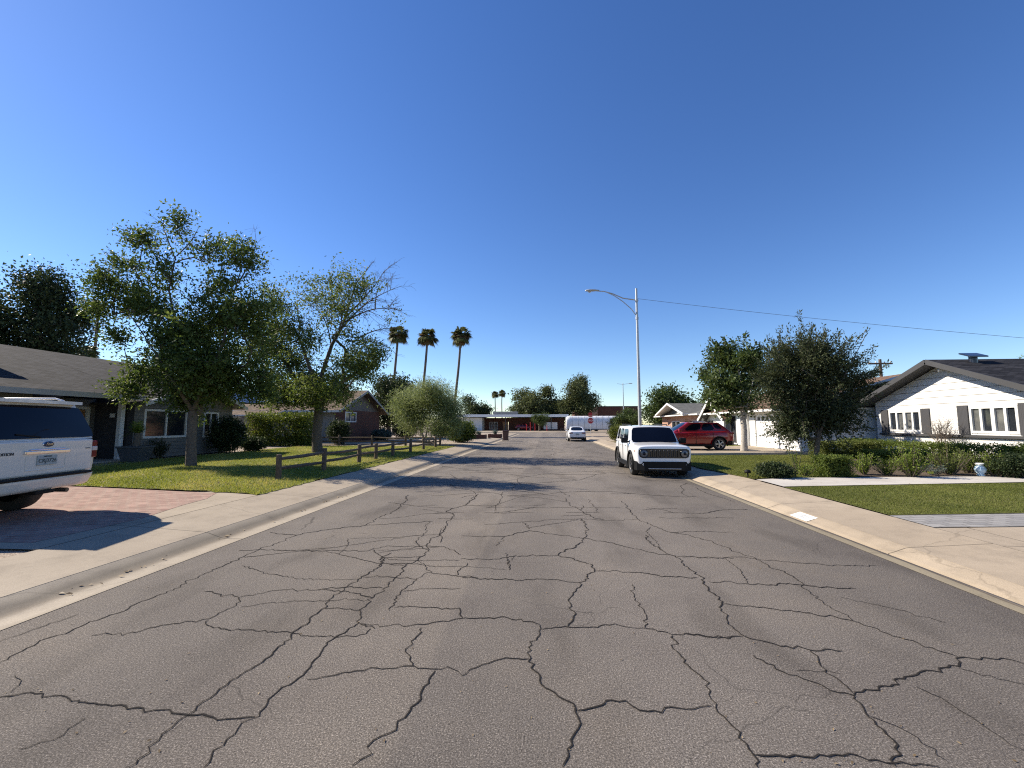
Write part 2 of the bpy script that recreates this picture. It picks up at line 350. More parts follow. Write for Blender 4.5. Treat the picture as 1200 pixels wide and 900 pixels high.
def tree_obj(name, label, cat, loc, trunk, limbs, lobes, r0, leaf, bark, per=45, lsize=.12, spread=.28, aspect=.45,
             seed=1, group=None, tipr=.007, up=0., droop=0., sides=7, tint0=.5, trunkname='trunk', crownname='crown', dead=(), shoots=(0, 0, 0), stips=(), pexp=.56, limb=.4):
    rng = np.random.default_rng(seed)
    root = thing(name, label, cat, loc, 0, group)
    buf, par, tips = grow(trunk, limbs, lobes, rng)
    n = len(buf); load = np.zeros(n)
    for q, _ in tips: load[q] += 1
    for i in range(n-1, 0, -1): load[par[i]] += load[i]
    rad = np.maximum(tipr, r0*(np.maximum(load, .3)/max(load[0], 1))**pexp)
    nt_ = len(trunk); i0 = nt_
    for _, lp_ in limbs:
        for i in range(len(lp_)): rad[i0+i] = max(rad[i0+i], r0*limb*(1-.8*(i+1)/len(lp_)) + tipr)
        i0 += len(lp_)
    rad[0] = r0*1.22
    mb = MB()
    mb.tube([buf[i] for i in range(nt_)], [max(rad[i], r0*.75) for i in range(nt_)], 12, cap=False)
    for i in range(nt_, n):
        p = par[i]; ns = sides if rad[i] > .03 else 4
        mb.tube([buf[p], buf[i]], [min(rad[p], rad[i]*1.6), rad[i]], ns, cap=False)
    for s, en, r, ntw in dead:                       # leafless branches: a bowed main twig with finer side twigs
        s = Vector(s); en = Vector(en); dv = en-s; ln_ = dv.length; bow = Vector((rng.normal(), rng.normal(), 1.2))*ln_*.07
        cv = [s.lerp(en, t) + bow*math.sin(math.pi*t) for t in np.linspace(0, 1, 9)]
        mb.tube(cv, [r*(1-.75*t) for t in np.linspace(0, 1, 9)], 6, cap=False)
        for k in range(ntw):
            i = rng.integers(2, 8); b0 = cv[i].lerp(cv[i+1], rng.random()); q = (dv.normalized() + Vector(rng.normal(size=3))*.75); q.normalize(); l2 = ln_*rng.uniform(.15, .42)
            c1 = b0 + q*l2*.5 + Vector((0, 0, l2*.05)); c2 = b0 + q*l2 + Vector((0, 0, -l2*.10)); mb.tube([b0, c1, c2], [r*.30, r*.2, r*.10], 4, cap=False)
            for j in range(5):
                b1_ = b0.lerp(c1, rng.random()) if j < 2 else c1.lerp(c2, rng.random()); q2 = q + Vector(rng.normal(size=3))*.7; q2.normalize(); l3 = l2*rng.uniform(.25, .6)
                mb.tube([b1_, b1_ + q2*l3*.55, b1_ + q2*l3 + Vector((0, 0, -l3*.15))], [r*.15, r*.11, r*.06], 3, cap=False)
    C = []; T = []; X = []
    for q, leafy in tips:
        k = int(per*leafy*rng.uniform(.5, 1.5))
        if k <= 0: continue
        o = rng.normal(size=(k, 3))*spread; o[:, 2] = o[:, 2]*.75 - droop*np.abs(rng.normal(size=k))
        C.append(buf[q] + o); T.append(np.full(k, tint0 + rng.normal(0, .13))); dd = rng.normal(size=(k, 3)); dd[:, 2] += up; X.append(unit(dd))
    if shoots[0] or len(stips):                      # leafy shoots standing out of the crown
        base = buf[[q for q, _ in tips]]; ctr = base.mean(0)
        pick = [(base[rng.integers(len(base))], None) for _ in range(shoots[0])] + [(None, np.array(t)) for t in stips]
        for s, en in pick:
            if en is None: dv = (s-ctr)/max(.3, np.linalg.norm(s-ctr)) + np.array([0, 0, shoots[2]]) + rng.normal(size=3)*.35; en = s + dv/np.linalg.norm(dv)*shoots[1]*rng.uniform(.5, 1.3)
            else: s = base[np.argmin(np.linalg.norm(base-(en*.72+ctr*.28), axis=1))]
            dv = en-s; L_ = np.linalg.norm(dv); dv = dv/L_
            mb.tube([Vector(s), Vector((s+en)/2 + np.array([0, 0, .06*L_])), Vector(en)], [tipr*1.3, tipr, tipr*.6], 4, cap=False)
            m = int(L_*per*1.1) + 4; t = rng.uniform(0, 1, m)[:, None]; C.append(s + (en-s)*t + rng.normal(size=(m, 3))*.055)
            X.append(unit(np.repeat(dv[None], m, 0) + rng.normal(size=(m, 3))*.6)); T.append(np.full(m, tint0+.08))
    mb.build(trunkname, bark, root)
    leaves(crownname, np.concatenate(C), lsize, leaf, root, aspect, up, np.concatenate(T), axis=np.concatenate(X), jit=.05)
    return root
def auto_lobes(rx, rz, zc, n, k, rng, ry=None):
    out = []; ry = ry or rx
    for i in range(k):
        d = rng.normal(size=3); d /= np.linalg.norm(d); rr = rng.uniform(.45, .8)
        c = (d[0]*rx*rr, d[1]*ry*rr, zc + d[2]*rz*rr); s = rng.uniform(.32, .5)
        out.append((c, (rx*s*1.05, ry*s*1.05, rz*s), int(n/k)))
    out.append(((0, 0, zc), (rx*.55, ry*.55, rz*.55), int(n/k)))
    return out
def bushy_tree(name, label, loc, h, rx, leaf, bark, n=160, per=45, lsize=.3, zlow=.18, spread=.45, seed=1, group=None, r0=.2, k=9, aspect=.5, up=0., cat='tree', tint0=.5, droop=0):
    rng = np.random.default_rng(seed); zb = h*zlow; zc = (h+zb)/2; rz = (h-zb)/2
    trunk = [(0, 0, 0), (.05*h*.2, .02, zb*.6), (0, .05, max(zb, h*.25))]
    lobes = auto_lobes(rx, rz, zc, n, k, rng)
    return tree_obj(name, label, cat, loc, trunk, [(2, [(0, 0, zc)])], lobes, r0, leaf, bark, per, lsize, spread, aspect, seed, group, tint0=tint0, up=up, droop=droop)
def hedge(name, label, cat, loc, size, leaf, n, lsize=.06, rz=0, seed=1, group=None, rough=.05, tint0=.5, shape='box', core=None):
    """clipped or rounded shrub: leafy skin over a leafy core, branching stems below"""
    rng = np.random.default_rng(seed); root = thing(name, label, cat, loc, rz, group)
    sx, sy, sz = size
    p = rng.uniform(-1, 1, (n, 3))
    if shape == 'box':
        a = rng.integers(0, 3, n); s = np.where(rng.random(n) < .5, -1, 1); depth = 1 - np.abs(rng.normal(0, .10, n))
        for k in range(3): p[a == k, k] = (s*depth)[a == k]
        p = np.sign(p)*np.abs(p)**.85
    else:
        d = unit(rng.normal(size=(n, 3))); lump = 1 + .22*np.sin(d[:, :1]*5+seed)*np.cos(d[:, 1:2]*4+seed*2)*np.sin(d[:, 2:]*5+1)
        p = d*lump*(1 - np.abs(rng.normal(0, .16, n)))[:, None]
    lump2 = .5 + .22*np.sin(p[:, 0]*4+seed)*np.sin(p[:, 1]*5+p[:, 2]*4)
    c = p*np.array([sx/2, sy/2, sz/2]) + np.array([0, 0, sz/2]) + rng.normal(size=(n, 3))*rough
    c[:, 2] = np.maximum(c[:, 2], .01)
    k = int(n*.45); q = p[:k]*rng.uniform(.55, .86, (k, 1)); ci = q*np.array([sx/2, sy/2, sz/2]) + np.array([0, 0, sz/2]); ci[:, 2] = np.maximum(ci[:, 2], .01)
    cc = np.concatenate([c, ci]); ss = np.concatenate([np.full(n, lsize), np.full(k, lsize*2.0)])
    leaves('foliage', cc, ss, leaf, root, .62, .25, np.concatenate([lump2, lump2[:k]]) + tint0 - .5)
    mb = MB()
    for k in range(7):
        a = rng.uniform(-.3, .3, 2)*(sx, sy); b = rng.uniform(-.42, .42, 2)*(sx, sy)
        mb.tube([(a[0], a[1], 0), ((a[0]+b[0])/2, (a[1]+b[1])/2, sz*.45), (b[0], b[1], sz*.8)], [.025, .018, .008], 5)
    mb.build('stems', M['bark'], root)
    return root
def plant(name, label, cat, loc, h, r, leaf, n, lsize, seed=1, group=None, tint0=.5, up=.6, aspect=.4):
    """loose leafy shrub of many stems"""
    rng = np.random.default_rng(seed); root = thing(name, label, cat, loc, 0, group); mb = MB(); C = []
    for k in range(max(8, n//60)):
        a = rng.uniform(0, 6.28); q = r*math.sqrt(rng.random()); hh = h*rng.uniform(.55, 1.05)*(1-.35*(q/r)**2)
        e = Vector((q*math.cos(a), q*math.sin(a), hh)); mb.tube([(e.x*.2, e.y*.2, 0), (e.x*.65, e.y*.65, hh*.5), e], [.012, .009, .004], 4, cap=False)
        m = n//max(8, n//60); t = rng.uniform(.15, 1, m)[:, None]
        C.append(np.array(e)*t*np.array([1, 1, 1]) + rng.normal(size=(m, 3))*np.array([.11, .11, .08])*r)
    mb.build('stems', M['bark'], root)
    C = np.concatenate(C); C[:, 2] = np.maximum(C[:, 2], .02)
    leaves('foliage', C, lsize, leaf, root, aspect, up, np.full(len(C), tint0))
    return root
def make_palm(name, label, loc, h, lean, r_crown, seed, group=None, nfr=60, cat='palm tree', dead=46, tr=.17, bend=0):
    rng = np.random.default_rng(seed); root = thing(name, label, cat, loc, 0, group)
    top = Vector((lean, bend, h)); mb = MB()
    pts = [Vector((lean*t**1.4 + .12*math.sin(t*5+seed), bend*t, h*t)) for t in np.linspace(0, 1, 14)]; top = pts[-1]
    mb.tube(pts, [tr*(1.25-.4*t) for t in np.linspace(0, 1, 14)], 9); mb.build('trunk', M['palm_bark'], root)
    def fan(nm, k, el0, el1, rr, m):
        V = []; T = []
        for i in range(k):
            az = 6.283*i/k*2.618 + rng.uniform(-.3, .3); el = math.asin(rng.uniform(math.sin(el0), math.sin(el1)))
            d = np.array([math.cos(az)*math.cos(el), math.sin(az)*math.cos(el), math.sin(el)])
            s = np.cross(d, [0, 0, 1]); s /= np.linalg.norm(s); u = np.cross(s, d)
            pet = rr*rng.uniform(.25, .6); hub = np.array(top) + d*pet
            V.append([np.array(top) + s*.03, hub + s*.02, hub - s*.02, np.array(top) - s*.03]); T.append(.4)
            for j in np.linspace(-1.25, 1.25, 13):
                bl = rr*.62*rng.uniform(.8, 1.05)*(1-.12*abs(j)); dd = d*math.cos(j) + s*math.sin(j)
                tip = hub + dd*bl + np.array([0, 0, -bl*.42]) ; mid = hub + dd*bl*.55
                w = np.cross(dd, u); w = w/np.linalg.norm(w)*rr*.055
                V.append([hub, mid + w, tip, mid - w]); T.append(rng.uniform(.25, .8))
        V = np.array(V).reshape(-1, 3); raw_mesh(nm, V, 4, m, root, np.array(T))
    fan('crown', nfr, -.9, 1.35, r_crown, L['palm'])
    if dead: fan('dead_fronds', dead, -1.35, .3, r_crown*.78, L['palm_dead'])
    return root
# ------------------------------------------------------------------ sun and sky
SUN_EL, SUN_AZ = R(36.5), R(-14.5)                    # light travels towards SUN_AZ (from +X), downwards
sd = Vector((math.cos(SUN_AZ)*math.cos(SUN_EL), math.sin(SUN_AZ)*math.cos(SUN_EL), -math.sin(SUN_EL)))
sl = bpy.data.lights.new('sun', 'SUN'); sl.energy = 5.0; sl.angle = R(.53); sl.color = (1, .90, .75)
so = bpy.data.objects.new('sun', sl); COL.objects.link(so); so.rotation_euler = sd.to_track_quat('-Z', 'Y').to_euler(); so.location = (-30, 10, 30)
w = bpy.data.worlds.new('World'); scene.world = w; w.use_nodes = True
bg = w.node_tree.nodes['Background']; sky = w.node_tree.nodes.new('ShaderNodeTexSky'); sky.sky_type = 'NISHITA'
sky.sun_disc = False; sky.sun_elevation = SUN_EL
sky.sun_rotation = math.atan2(-sd.x, -sd.y)         # measured from +Y towards +X
sky.altitude = 350; sky.air_density = 1.0; sky.dust_density = .1; sky.ozone_density = 3.4
hs = w.node_tree.nodes.new('ShaderNodeHueSaturation'); hs.inputs['Saturation'].default_value = 1.2; hs.inputs['Hue'].default_value = .511
w.node_tree.links.new(sky.outputs[0], hs.inputs['Color']); w.node_tree.links.new(hs.outputs[0], bg.inputs[0]); bg.inputs[1].default_value = .094
scene.view_settings.view_transform = 'Standard'; scene.view_settings.look = 'None'; scene.view_settings.exposure = .88; scene.cycles.filter_width = 1.15; scene.cycles.use_denoising = False; scene.view_settings.gamma = 1

# ------------------------------------------------------------------ ground surfaces
def asphalt():
    m, nt, b, n, ln = new_mat('worn_asphalt')
    tc = n('ShaderNodeTexCoord'); g = tc
    t = n('ShaderNodeTexNoise', Scale=105.0, Detail=6.0, Roughness=.85); ln(g, 'Object', t, 'Vector')
    r = ramp(n, [(.30, (.020, .0175, .015)), (.44, (.104, .090, .076)), (.53, (.188, .164, .140)), (.64, (.58, .51, .43))]); ln(t, 'Fac', r, 'Fac')
    v = n('ShaderNodeTexVoronoi', Scale=130.0); ln(g, 'Object', v, 'Vector')
    rv = ramp(n, [(0, (.62,)*3), (.5, (1, 1, 1)), (1, (1.12,)*3)]); ln(v, 'Color', rv, 'Fac')
    out = mixc(nt, r.outputs[0], rv.outputs[0], mode='MULTIPLY', f=.8)
    # wheel tracks and paving lanes: bands across the road
    s = n('ShaderNodeSeparateXYZ'); ln(g, 'Object', s, 0)
    mp = n('ShaderNodeMapping'); mp.inputs['Scale'].default_value = (1, .05, 1); ln(g, 'Object', mp, 0)
    tw = n('ShaderNodeTexNoise', Scale=1.1, Detail=3.0); ln(mp, 0, tw, 'Vector')
    ad = n('ShaderNodeMath', operation='MULTIPLY_ADD'); ln(tw, 'Fac', ad, 0); ad.inputs[1].default_value = .5; ln(s, 0, ad, 2)
    mr = n('ShaderNodeMapRange'); ln(ad, 0, mr, 0); mr.inputs[1].default_value = -4.6; mr.inputs[2].default_value = 4.9
    rb = ramp(n, [(0, (.82,)*3), (.10, (.96,)*3), (.25, (.90,)*3), (.36, (1.08, 1.07, 1.05)), (.425, (1.1, 1.09, 1.06)), (.432, (.93,)*3), (.50, (.88,)*3), (.58, (1.04,)*3), (.70, (1.0,)*3), (.80, (.86,)*3), (.92, (.80,)*3), (1, (.74,)*3)])
    ln(mr, 0, rb, 'Fac'); out = mixc(nt, out, rb.outputs[0], mode='MULTIPLY', f=1)
    t2 = n('ShaderNodeTexNoise', Scale=.55, Detail=7.0, Roughness=.6); ln(g, 'Object', t2, 'Vector')
    r2 = ramp(n, [(.25, (.72, .71, .72)), (.5, (.95, .95, .95)), (.75, (1.13, 1.1, 1.05))]); ln(t2, 'Fac', r2, 'Fac')
    out = mixc(nt, out, r2.outputs[0], mode='MULTIPLY', f=1)
    # oil and damp stains, denser towards the kerb on the driving side
    mp3 = n('ShaderNodeMapping'); mp3.inputs['Scale'].default_value = (1.5, .45, 1); ln(g, 'Object', mp3, 0)
    t3 = n('ShaderNodeTexNoise', Scale=.9, Detail=5.0); ln(mp3, 0, t3, 'Vector')
    r3 = ramp(n, [(.52, (1, 1, 1)), (.68, (.50, .49, .48))]); ln(t3, 'Fac', r3, 'Fac')
    out = mixc(nt, out, r3.outputs[0], mode='MULTIPLY', f=.55)
    # hairline cracks
    td = n('ShaderNodeTexNoise', Scale=1.3, Detail=4.0); ln(g, 'Object', td, 'Vector')
    vm = n('ShaderNodeVectorMath', operation='MULTIPLY_ADD'); ln(td, 'Color', vm, 0); vm.inputs[1].default_value = (.7, .7, 0); ln(g, 'Object', vm, 2)
    v2 = n('ShaderNodeTexVoronoi', Scale=.85); v2.feature = 'DISTANCE_TO_EDGE'; ln(vm, 0, v2, 'Vector')
    rc = ramp(n, [(0, (.25,)*3), (.0022, (.35,)*3), (.0034, (1, 1, 1))]); ln(v2, 'Distance', rc, 'Fac')
    tm = n('ShaderNodeTexNoise', Scale=.35, Detail=2.0); ln(g, 'Object', tm, 'Vector')
    rm = ramp(n, [(.45, (0, 0, 0)), (.6, (1, 1, 1))]); ln(tm, 'Fac', rm, 'Fac')
    out = mixc(nt, out, mixc(nt, (1, 1, 1), rc.outputs[0], fac=rm.outputs[0]), mode='MULTIPLY', f=.75)
    ln_ = nt.links.new; ln_(out, b.inputs['Base Color']); b.inputs['Roughness'].default_value = .93; b.inputs['Specular IOR Level'].default_value = .25
    bm = n('ShaderNodeBump', Strength=.8, Distance=.008); ln(t, 'Fac', bm, 'Height'); ln(bm, 'Normal', b, 'Normal')
    return m
def concrete(name, base, dark, joint=None, jx=None, prof=None, cracks=True):
    m, nt, b, n, ln = new_mat(name)
    tc = n('ShaderNodeTexCoord')
    t = n('ShaderNodeTexNoise', Scale=2.2, Detail=9.0, Roughness=.7); ln(tc, 'Object', t, 'Vector')
    r = ramp(n, [(.28, dark), (.5, base), (.75, tuple(x*1.08 for x in base))]); ln(t, 'Fac', r, 'Fac'); out = r.outputs[0]
    t2 = n('ShaderNodeTexNoise', Scale=110.0, Detail=3.0); ln(tc, 'Object', t2, 'Vector')
    r2 = ramp(n, [(.3, (.74,)*3), (.6, (1.04,)*3)]); ln(t2, 'Fac', r2, 'Fac'); out = mixc(nt, out, r2.outputs[0], mode='MULTIPLY', f=.8)
    t4 = n('ShaderNodeTexNoise', Scale=.5, Detail=5.0); ln(tc, 'Object', t4, 'Vector')
    r4 = ramp(n, [(.35, (.80, .79, .78)), (.65, (1, 1, 1))]); ln(t4, 'Fac', r4, 'Fac'); out = mixc(nt, out, r4.outputs[0], mode='MULTIPLY', f=.9)
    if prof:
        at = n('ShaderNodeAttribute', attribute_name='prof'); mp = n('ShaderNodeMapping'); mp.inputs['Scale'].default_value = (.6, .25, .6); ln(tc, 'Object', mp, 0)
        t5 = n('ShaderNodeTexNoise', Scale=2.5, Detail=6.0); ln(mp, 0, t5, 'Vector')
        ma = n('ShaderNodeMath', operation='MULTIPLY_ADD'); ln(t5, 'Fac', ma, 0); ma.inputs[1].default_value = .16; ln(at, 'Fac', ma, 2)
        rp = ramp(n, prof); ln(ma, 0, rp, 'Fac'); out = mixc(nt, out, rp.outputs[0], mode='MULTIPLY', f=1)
    if joint:
        s = n('ShaderNodeSeparateXYZ'); ln(tc, 'Object', s, 0)
        for ax, p in ((1, joint), (0, jx)):
            if not p: continue
            d = n('ShaderNodeMath', operation='DIVIDE'); ln(s, ax, d, 0); d.inputs[1].default_value = p
            fr = n('ShaderNodeMath', operation='FRACT'); ln(d, 0, fr, 0); k = .022/p
            rj = ramp(n, [(0, (.25,)*3), (k*.7, (.30,)*3), (k, (1, 1, 1))]); ln(fr, 0, rj, 'Fac'); out = mixc(nt, out, rj.outputs[0], mode='MULTIPLY', f=.9)
    if cracks:
        td = n('ShaderNodeTexNoise', Scale=2.0, Detail=5.0); ln(tc, 'Object', td, 'Vector')
        vm = n('ShaderNodeVectorMath', operation='MULTIPLY_ADD'); ln(td, 'Color', vm, 0); vm.inputs[1].default_value = (.5, .5, 0); ln(tc, 'Object', vm, 2)
        v2 = n('ShaderNodeTexVoronoi', Scale=.22); v2.feature = 'DISTANCE_TO_EDGE'; ln(vm, 0, v2, 'Vector')
        rc = ramp(n, [(0, (.6,)*3), (.0015, (.7,)*3), (.003, (1, 1, 1))]); ln(v2, 'Distance', rc, 'Fac'); out = mixc(nt, out, rc.outputs[0], mode='MULTIPLY', f=.6)
    nt.links.new(out, b.inputs['Base Color']); b.inputs['Roughness'].default_value = .9; b.inputs['Specular IOR Level'].default_value = .25
    bm = n('ShaderNodeBump', Strength=.3, Distance=.004); ln(t2, 'Fac', bm, 'Height'); ln(bm, 'Normal', b, 'Normal')
    return m
def soil(name, c, c2, c3, sc=45, bump=.8):
    m, nt, b, n, ln = new_mat(name)
    tc = n('ShaderNodeTexCoord'); v = n('ShaderNodeTexVoronoi', Scale=sc); ln(tc, 'Object', v, 'Vector')
    r = ramp(n, [(0, c2), (.5, c), (1, c3)]); ln(v, 'Color', r, 'Fac')
    t = n('ShaderNodeTexNoise', Scale=.8, Detail=7.0); ln(tc, 'Object', t, 'Vector'); r2 = ramp(n, [(.3, (.7,)*3), (.7, (1.05,)*3)]); ln(t, 'Fac', r2, 'Fac')
    nt.links.new(mixc(nt, r.outputs[0], r2.outputs[0], mode='MULTIPLY', f=1), b.inputs['Base Color']); b.inputs['Roughness'].default_value = .95; b.inputs['Specular IOR Level'].default_value = .2
    bm = n('ShaderNodeBump', Strength=bump, Distance=.02); ln(v, 'Distance', bm, 'Height'); ln(bm, 'Normal', b, 'Normal')
    return m
def lawn_mat(name, a, b_, c, sc=1.1):
    m, nt, b, n, ln = new_mat(name)
    tc = n('ShaderNodeTexCoord'); t = n('ShaderNodeTexNoise', Scale=sc, Detail=8.0, Roughness=.65); ln(tc, 'Object', t, 'Vector')
    r = ramp(n, [(.3, a), (.52, b_), (.72, c)]); ln(t, 'Fac', r, 'Fac')
    t2 = n('ShaderNodeTexNoise', Scale=38.0, Detail=6.0, Roughness=.8); ln(tc, 'Object', t2, 'Vector'); r2 = ramp(n, [(.3, (.45,)*3), (.55, (1,)*3), (.75, (1.35, 1.3, 1.1))]); ln(t2, 'Fac', r2, 'Fac')
    nt.links.new(mixc(nt, r.outputs[0], r2.outputs[0], mode='MULTIPLY', f=1), b.inputs['Base Color']); b.inputs['Roughness'].default_value = .9; b.inputs['Specular IOR Level'].default_value = .2
    bm = n('ShaderNodeBump', Strength=1.0, Distance=.05); ln(t2, 'Fac', bm, 'Height'); ln(bm, 'Normal', b, 'Normal')
    return m
CONC = (.38, .315, .235); CONC_D = (.295, .245, .185)
M['asphalt'] = asphalt()
M['conc_l'] = concrete('sidewalk_concrete_grey', (.35, .295, .225), (.265, .222, .17), joint=3.05)
M['conc_r'] = concrete('sidewalk_concrete_tan', CONC, CONC_D, joint=3.05)
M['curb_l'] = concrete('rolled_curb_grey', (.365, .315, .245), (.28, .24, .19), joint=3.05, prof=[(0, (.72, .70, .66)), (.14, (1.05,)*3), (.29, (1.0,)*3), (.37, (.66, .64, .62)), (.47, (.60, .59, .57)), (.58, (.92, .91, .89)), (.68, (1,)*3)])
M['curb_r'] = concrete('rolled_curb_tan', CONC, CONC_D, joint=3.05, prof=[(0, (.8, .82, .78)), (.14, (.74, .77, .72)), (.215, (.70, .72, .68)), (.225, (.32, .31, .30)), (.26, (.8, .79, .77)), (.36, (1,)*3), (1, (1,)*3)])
M['driveway'] = concrete('driveway_concrete', CONC, CONC_D, joint=3.0, jx=3.1)
M['walk_white'] = concrete('pale_walkway_concrete', (.52, .49, .44), (.43, .40, .36), jx=1.5, joint=None, cracks=False)
M['paver_grey'] = brick_mat('grey_cobble_pavers', (.33, .32, .305), (.24, .235, .23), (.17, .16, .15), .3, .15, .01, rough=.9)
M['paver_red'] = brick_mat('red_brick_pavers', (.42, .27, .22), (.30, .18, .15), (.38, .31, .25), .21, .105, .010, rough=.9, var=.45)
M['gravel'] = soil('desert_gravel', (.36, .29, .22), (.20, .155, .115), (.52, .44, .36))
M['dirt'] = soil('tan_dirt', (.33, .27, .205), (.26, .21, .16), (.40, .335, .265), sc=14, bump=.3)
M['mulch'] = soil('dark_mulch', (.10, .075, .05), (.055, .04, .03), (.17, .13, .09), sc=30)
M['lawn'] = lawn_mat('sunny_lawn', (.11, .14, .026), (.20, .22, .046), (.34, .29, .10))
M['turf'] = lawn_mat('synthetic_turf', (.095, .107, .020), (.135, .145, .030), (.175, .17, .046), sc=.6)

def sheet(name, poly, z, m, kind='structure', sub=0, amp=0, sc=1):
    mb = MB()
    if sub:
        xs = [p[0] for p in poly]; ys = [p[1] for p in poly]
        x0, x1, y0, y1 = min(xs), max(xs), min(ys), max(ys); nx = max(1, int((x1-x0)/sub)); ny = max(1, int((y1-y0)/sub))
        vs = []; fs = []
        for j in range(ny+1):
            for i in range(nx+1):
                x = x0+(x1-x0)*i/nx; y = y0+(y1-y0)*j/ny; e = min(1, 2*min(i, nx-i, j, ny-j)/3)
                vs.append((x, y, z + amp*e*(math.sin(x*1.3*sc+1)*math.cos(y*.9*sc) + .5*math.sin(x*3.1*sc+y*2.3*sc))))
        for j in range(ny):
            for i in range(nx): k = j*(nx+1)+i; fs.append((k, k+1, k+nx+2, k+nx+1))
        mb.mesh(vs, fs, 0, True)
    else: mb.face([(x, y, z) for x, y in poly])
    o = mb.build(name, m); o['kind'] = kind; return o
def ragged(poly, step=.22, amp=.045, seed=1):
    rng = np.random.default_rng(seed); out = []
    for (x0, y0), (x1, y1) in zip(poly, poly[1:]+poly[:1]):
        L_ = math.hypot(x1-x0, y1-y0); m = max(1, int(L_/step)); nx, ny = (y1-y0)/L_, -(x1-x0)/L_
        for i in range(m):
            o = rng.normal(0, amp) if i else 0; out.append((x0+(x1-x0)*i/m + nx*o, y0+(y1-y0)*i/m + ny*o))
    return out
def rect(x0, x1, y0, y1): return [(x0, y0), (x1, y0), (x1, y1), (x0, y1)]

XL, XR, YC0, YC1 = -4.45, 4.2, 78.0, 88.5         # road edges; the cross street at its end
def path(side):
    r = 5.0; x = XL if side < 0 else XR; p = [(x, -14.0 + i*.5) for i in range(int((YC0-r+14)/.5)+1)]
    cx = x + side*r
    p += [(cx - side*r*math.cos(t), YC0 - r + r*math.sin(t)) for t in np.linspace(.1, math.pi/2, 12)]
    p += [(x + side*q, YC0) for q in (8, 14, 30, 90)]
    return p
def sweep(name, pts, side, prof, m, extra=None):
    n = len(pts); vs = []; fs = []; D = []; k = len(prof)
    for i, (x, y) in enumerate(pts):
        a = Vector(pts[max(i-1, 0)]); b = Vector(pts[min(i+1, n-1)]); t = (b-a).normalized()
        nn = Vector((-t.y, t.x)) if side < 0 else Vector((t.y, -t.x))
        for d, z in prof:
            zz = extra(d, z, y) if extra else z
            vs.append((x + nn.x*d, y + nn.y*d, zz)); D.append(d)
    for i in range(n-1):
        for j in range(k-1):
            f = (i*k+j, i*k+j+1, (i+1)*k+j+1, (i+1)*k+j); fs.append(f if side > 0 else f[::-1])
    mb = MB(); mb.mesh(vs, fs, 0, name == 'curb'); o = mb.build(name, m); o['kind'] = 'structure'
    at = o.data.attributes.new('prof', 'FLOAT', 'POINT'); at.data.foreach_set('value', np.array(D, dtype=np.float32))
    for p in o.data.polygons:
        if p.normal.z < 0: p.flip()
    return o
big = MB(); big.face([(-900, -300, -.06), (900, -300, -.06), (900, 1500, -.06), (-900, 1500, -.06)])
big.build('ground', M['dirt'])['kind'] = 'structure'
sheet('road', rect(XL-.02, XR+.03, -14, YC0+1), 0, M['asphalt'])
def corner(x, s):
    r = 5.0; return [(x - s*.5, YC0-r), (x, YC0-r)] + [(x + s*r - s*r*math.cos(t), YC0-r+r*math.sin(t)) for t in np.linspace(.1, math.pi/2, 10)] + [(x + s*r, YC0+.5), (x - s*.5, YC0+.5)]
sheet('cross_road', rect(-92, 92, YC0, YC1+.02), -.004, M['asphalt'])
for s, x in ((-1, XL), (1, XR)): sheet('road_corner', corner(x, s), -.008, M['asphalt'])
PL = [(0, .004), (.16, .008), (.27, .002), (.33, .0), (.40, .010), (.46, .032), (.50, .062), (.535, .080), (.568, .087)]
def lower(d, z, y):                                # the kerb is rolled flat across the driveway mouth
    f = max(0, min(1, (y-11.2)/.9)); f = f*f*(3-2*f)
    flat = .004 if d < .3 else .004 + (d-.3)/.268*.083
    return z if z < 0 else z*f + flat*(1-f)
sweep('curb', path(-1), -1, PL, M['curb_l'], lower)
PR = [(0, .005), (.13, .006), (.205, .002), (.215, -.03), (.225, -.03), (.235, .004), (.30, .022), (.38, .052), (.44, .074), (.475, .082)]
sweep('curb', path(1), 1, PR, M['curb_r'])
sweep('sidewalk', path(-1), -1, [(.58, -.05), (.58, .088), (1.75, .154), (1.75, -.05)], M['conc_l'])
sweep('sidewalk', path(1), 1, [(.484, -.05), (.484, .084), (1.50, .154), (1.50, -.05)], M['conc_r'])
far = [(-92, YC1), (92, YC1)]
sweep('curb', far, -1, [(0, .004), (.3, .0), (.42, .10), (.505, .15)], M['curb_r'])
sweep('sidewalk', far, -1, [(.51, -.05), (.51, .15), (1.8, .15), (1.8, -.05)], M['conc_r'])
def yard(side):
    r = 5.0; x = XL-1.4 if side < 0 else XR+1.2
    return [(x, -14), (x, YC0-7)] + [(x + side*(4.6-4.6*math.cos(t)), YC0-7+5.0*math.sin(t)) for t in np.linspace(.2, math.pi/2, 6)] + [(side*92, YC0-2), (side*92, -14)]
yl = yard(-1)[::-1]; yr = yard(1)
sheet('yard_ground', yl, .125, M['gravel']); sheet('yard_ground', yr, .125, M['dirt'])
sheet('far_ground', rect(-92, 92, YC1+1.5, 400), .13, M['dirt'])
# the near yard: brick driveway, lawn
EL = XL-1.76; ER = XR+1.51
sheet('driveway', [(-6.62, 5.15), (-6.55, 6.6), (-6.85, 7.7), (-6.95, 8.4), (-7.3, 9.1), (-11, 9.7), (-16.6, 10.2), (-16.6, 5.15)], .158, M['paver_red'])
sheet('driveway_apron', [(EL-.005, 4.9), (EL-.005, 8.95), (-7.6, 9.3), (-7.9, 9.0), (-7.9, 4.9)], .1545, M['conc_l'])
lawnpoly = [(EL-.02, 8.9), (-6.7, 9.15), (-7.6, 9.3), (-11, 9.8), (-16.9, 10.3), (-16.9, 29.5), (EL-.02, 29.5)]
lawnpoly = ragged(lawnpoly, seed=2)
sheet('lawn', lawnpoly, .163, M['lawn'])
sheet('entry_path', rect(-18.2, -16.2, 10.6, 17.2), .169, M['conc_l'])
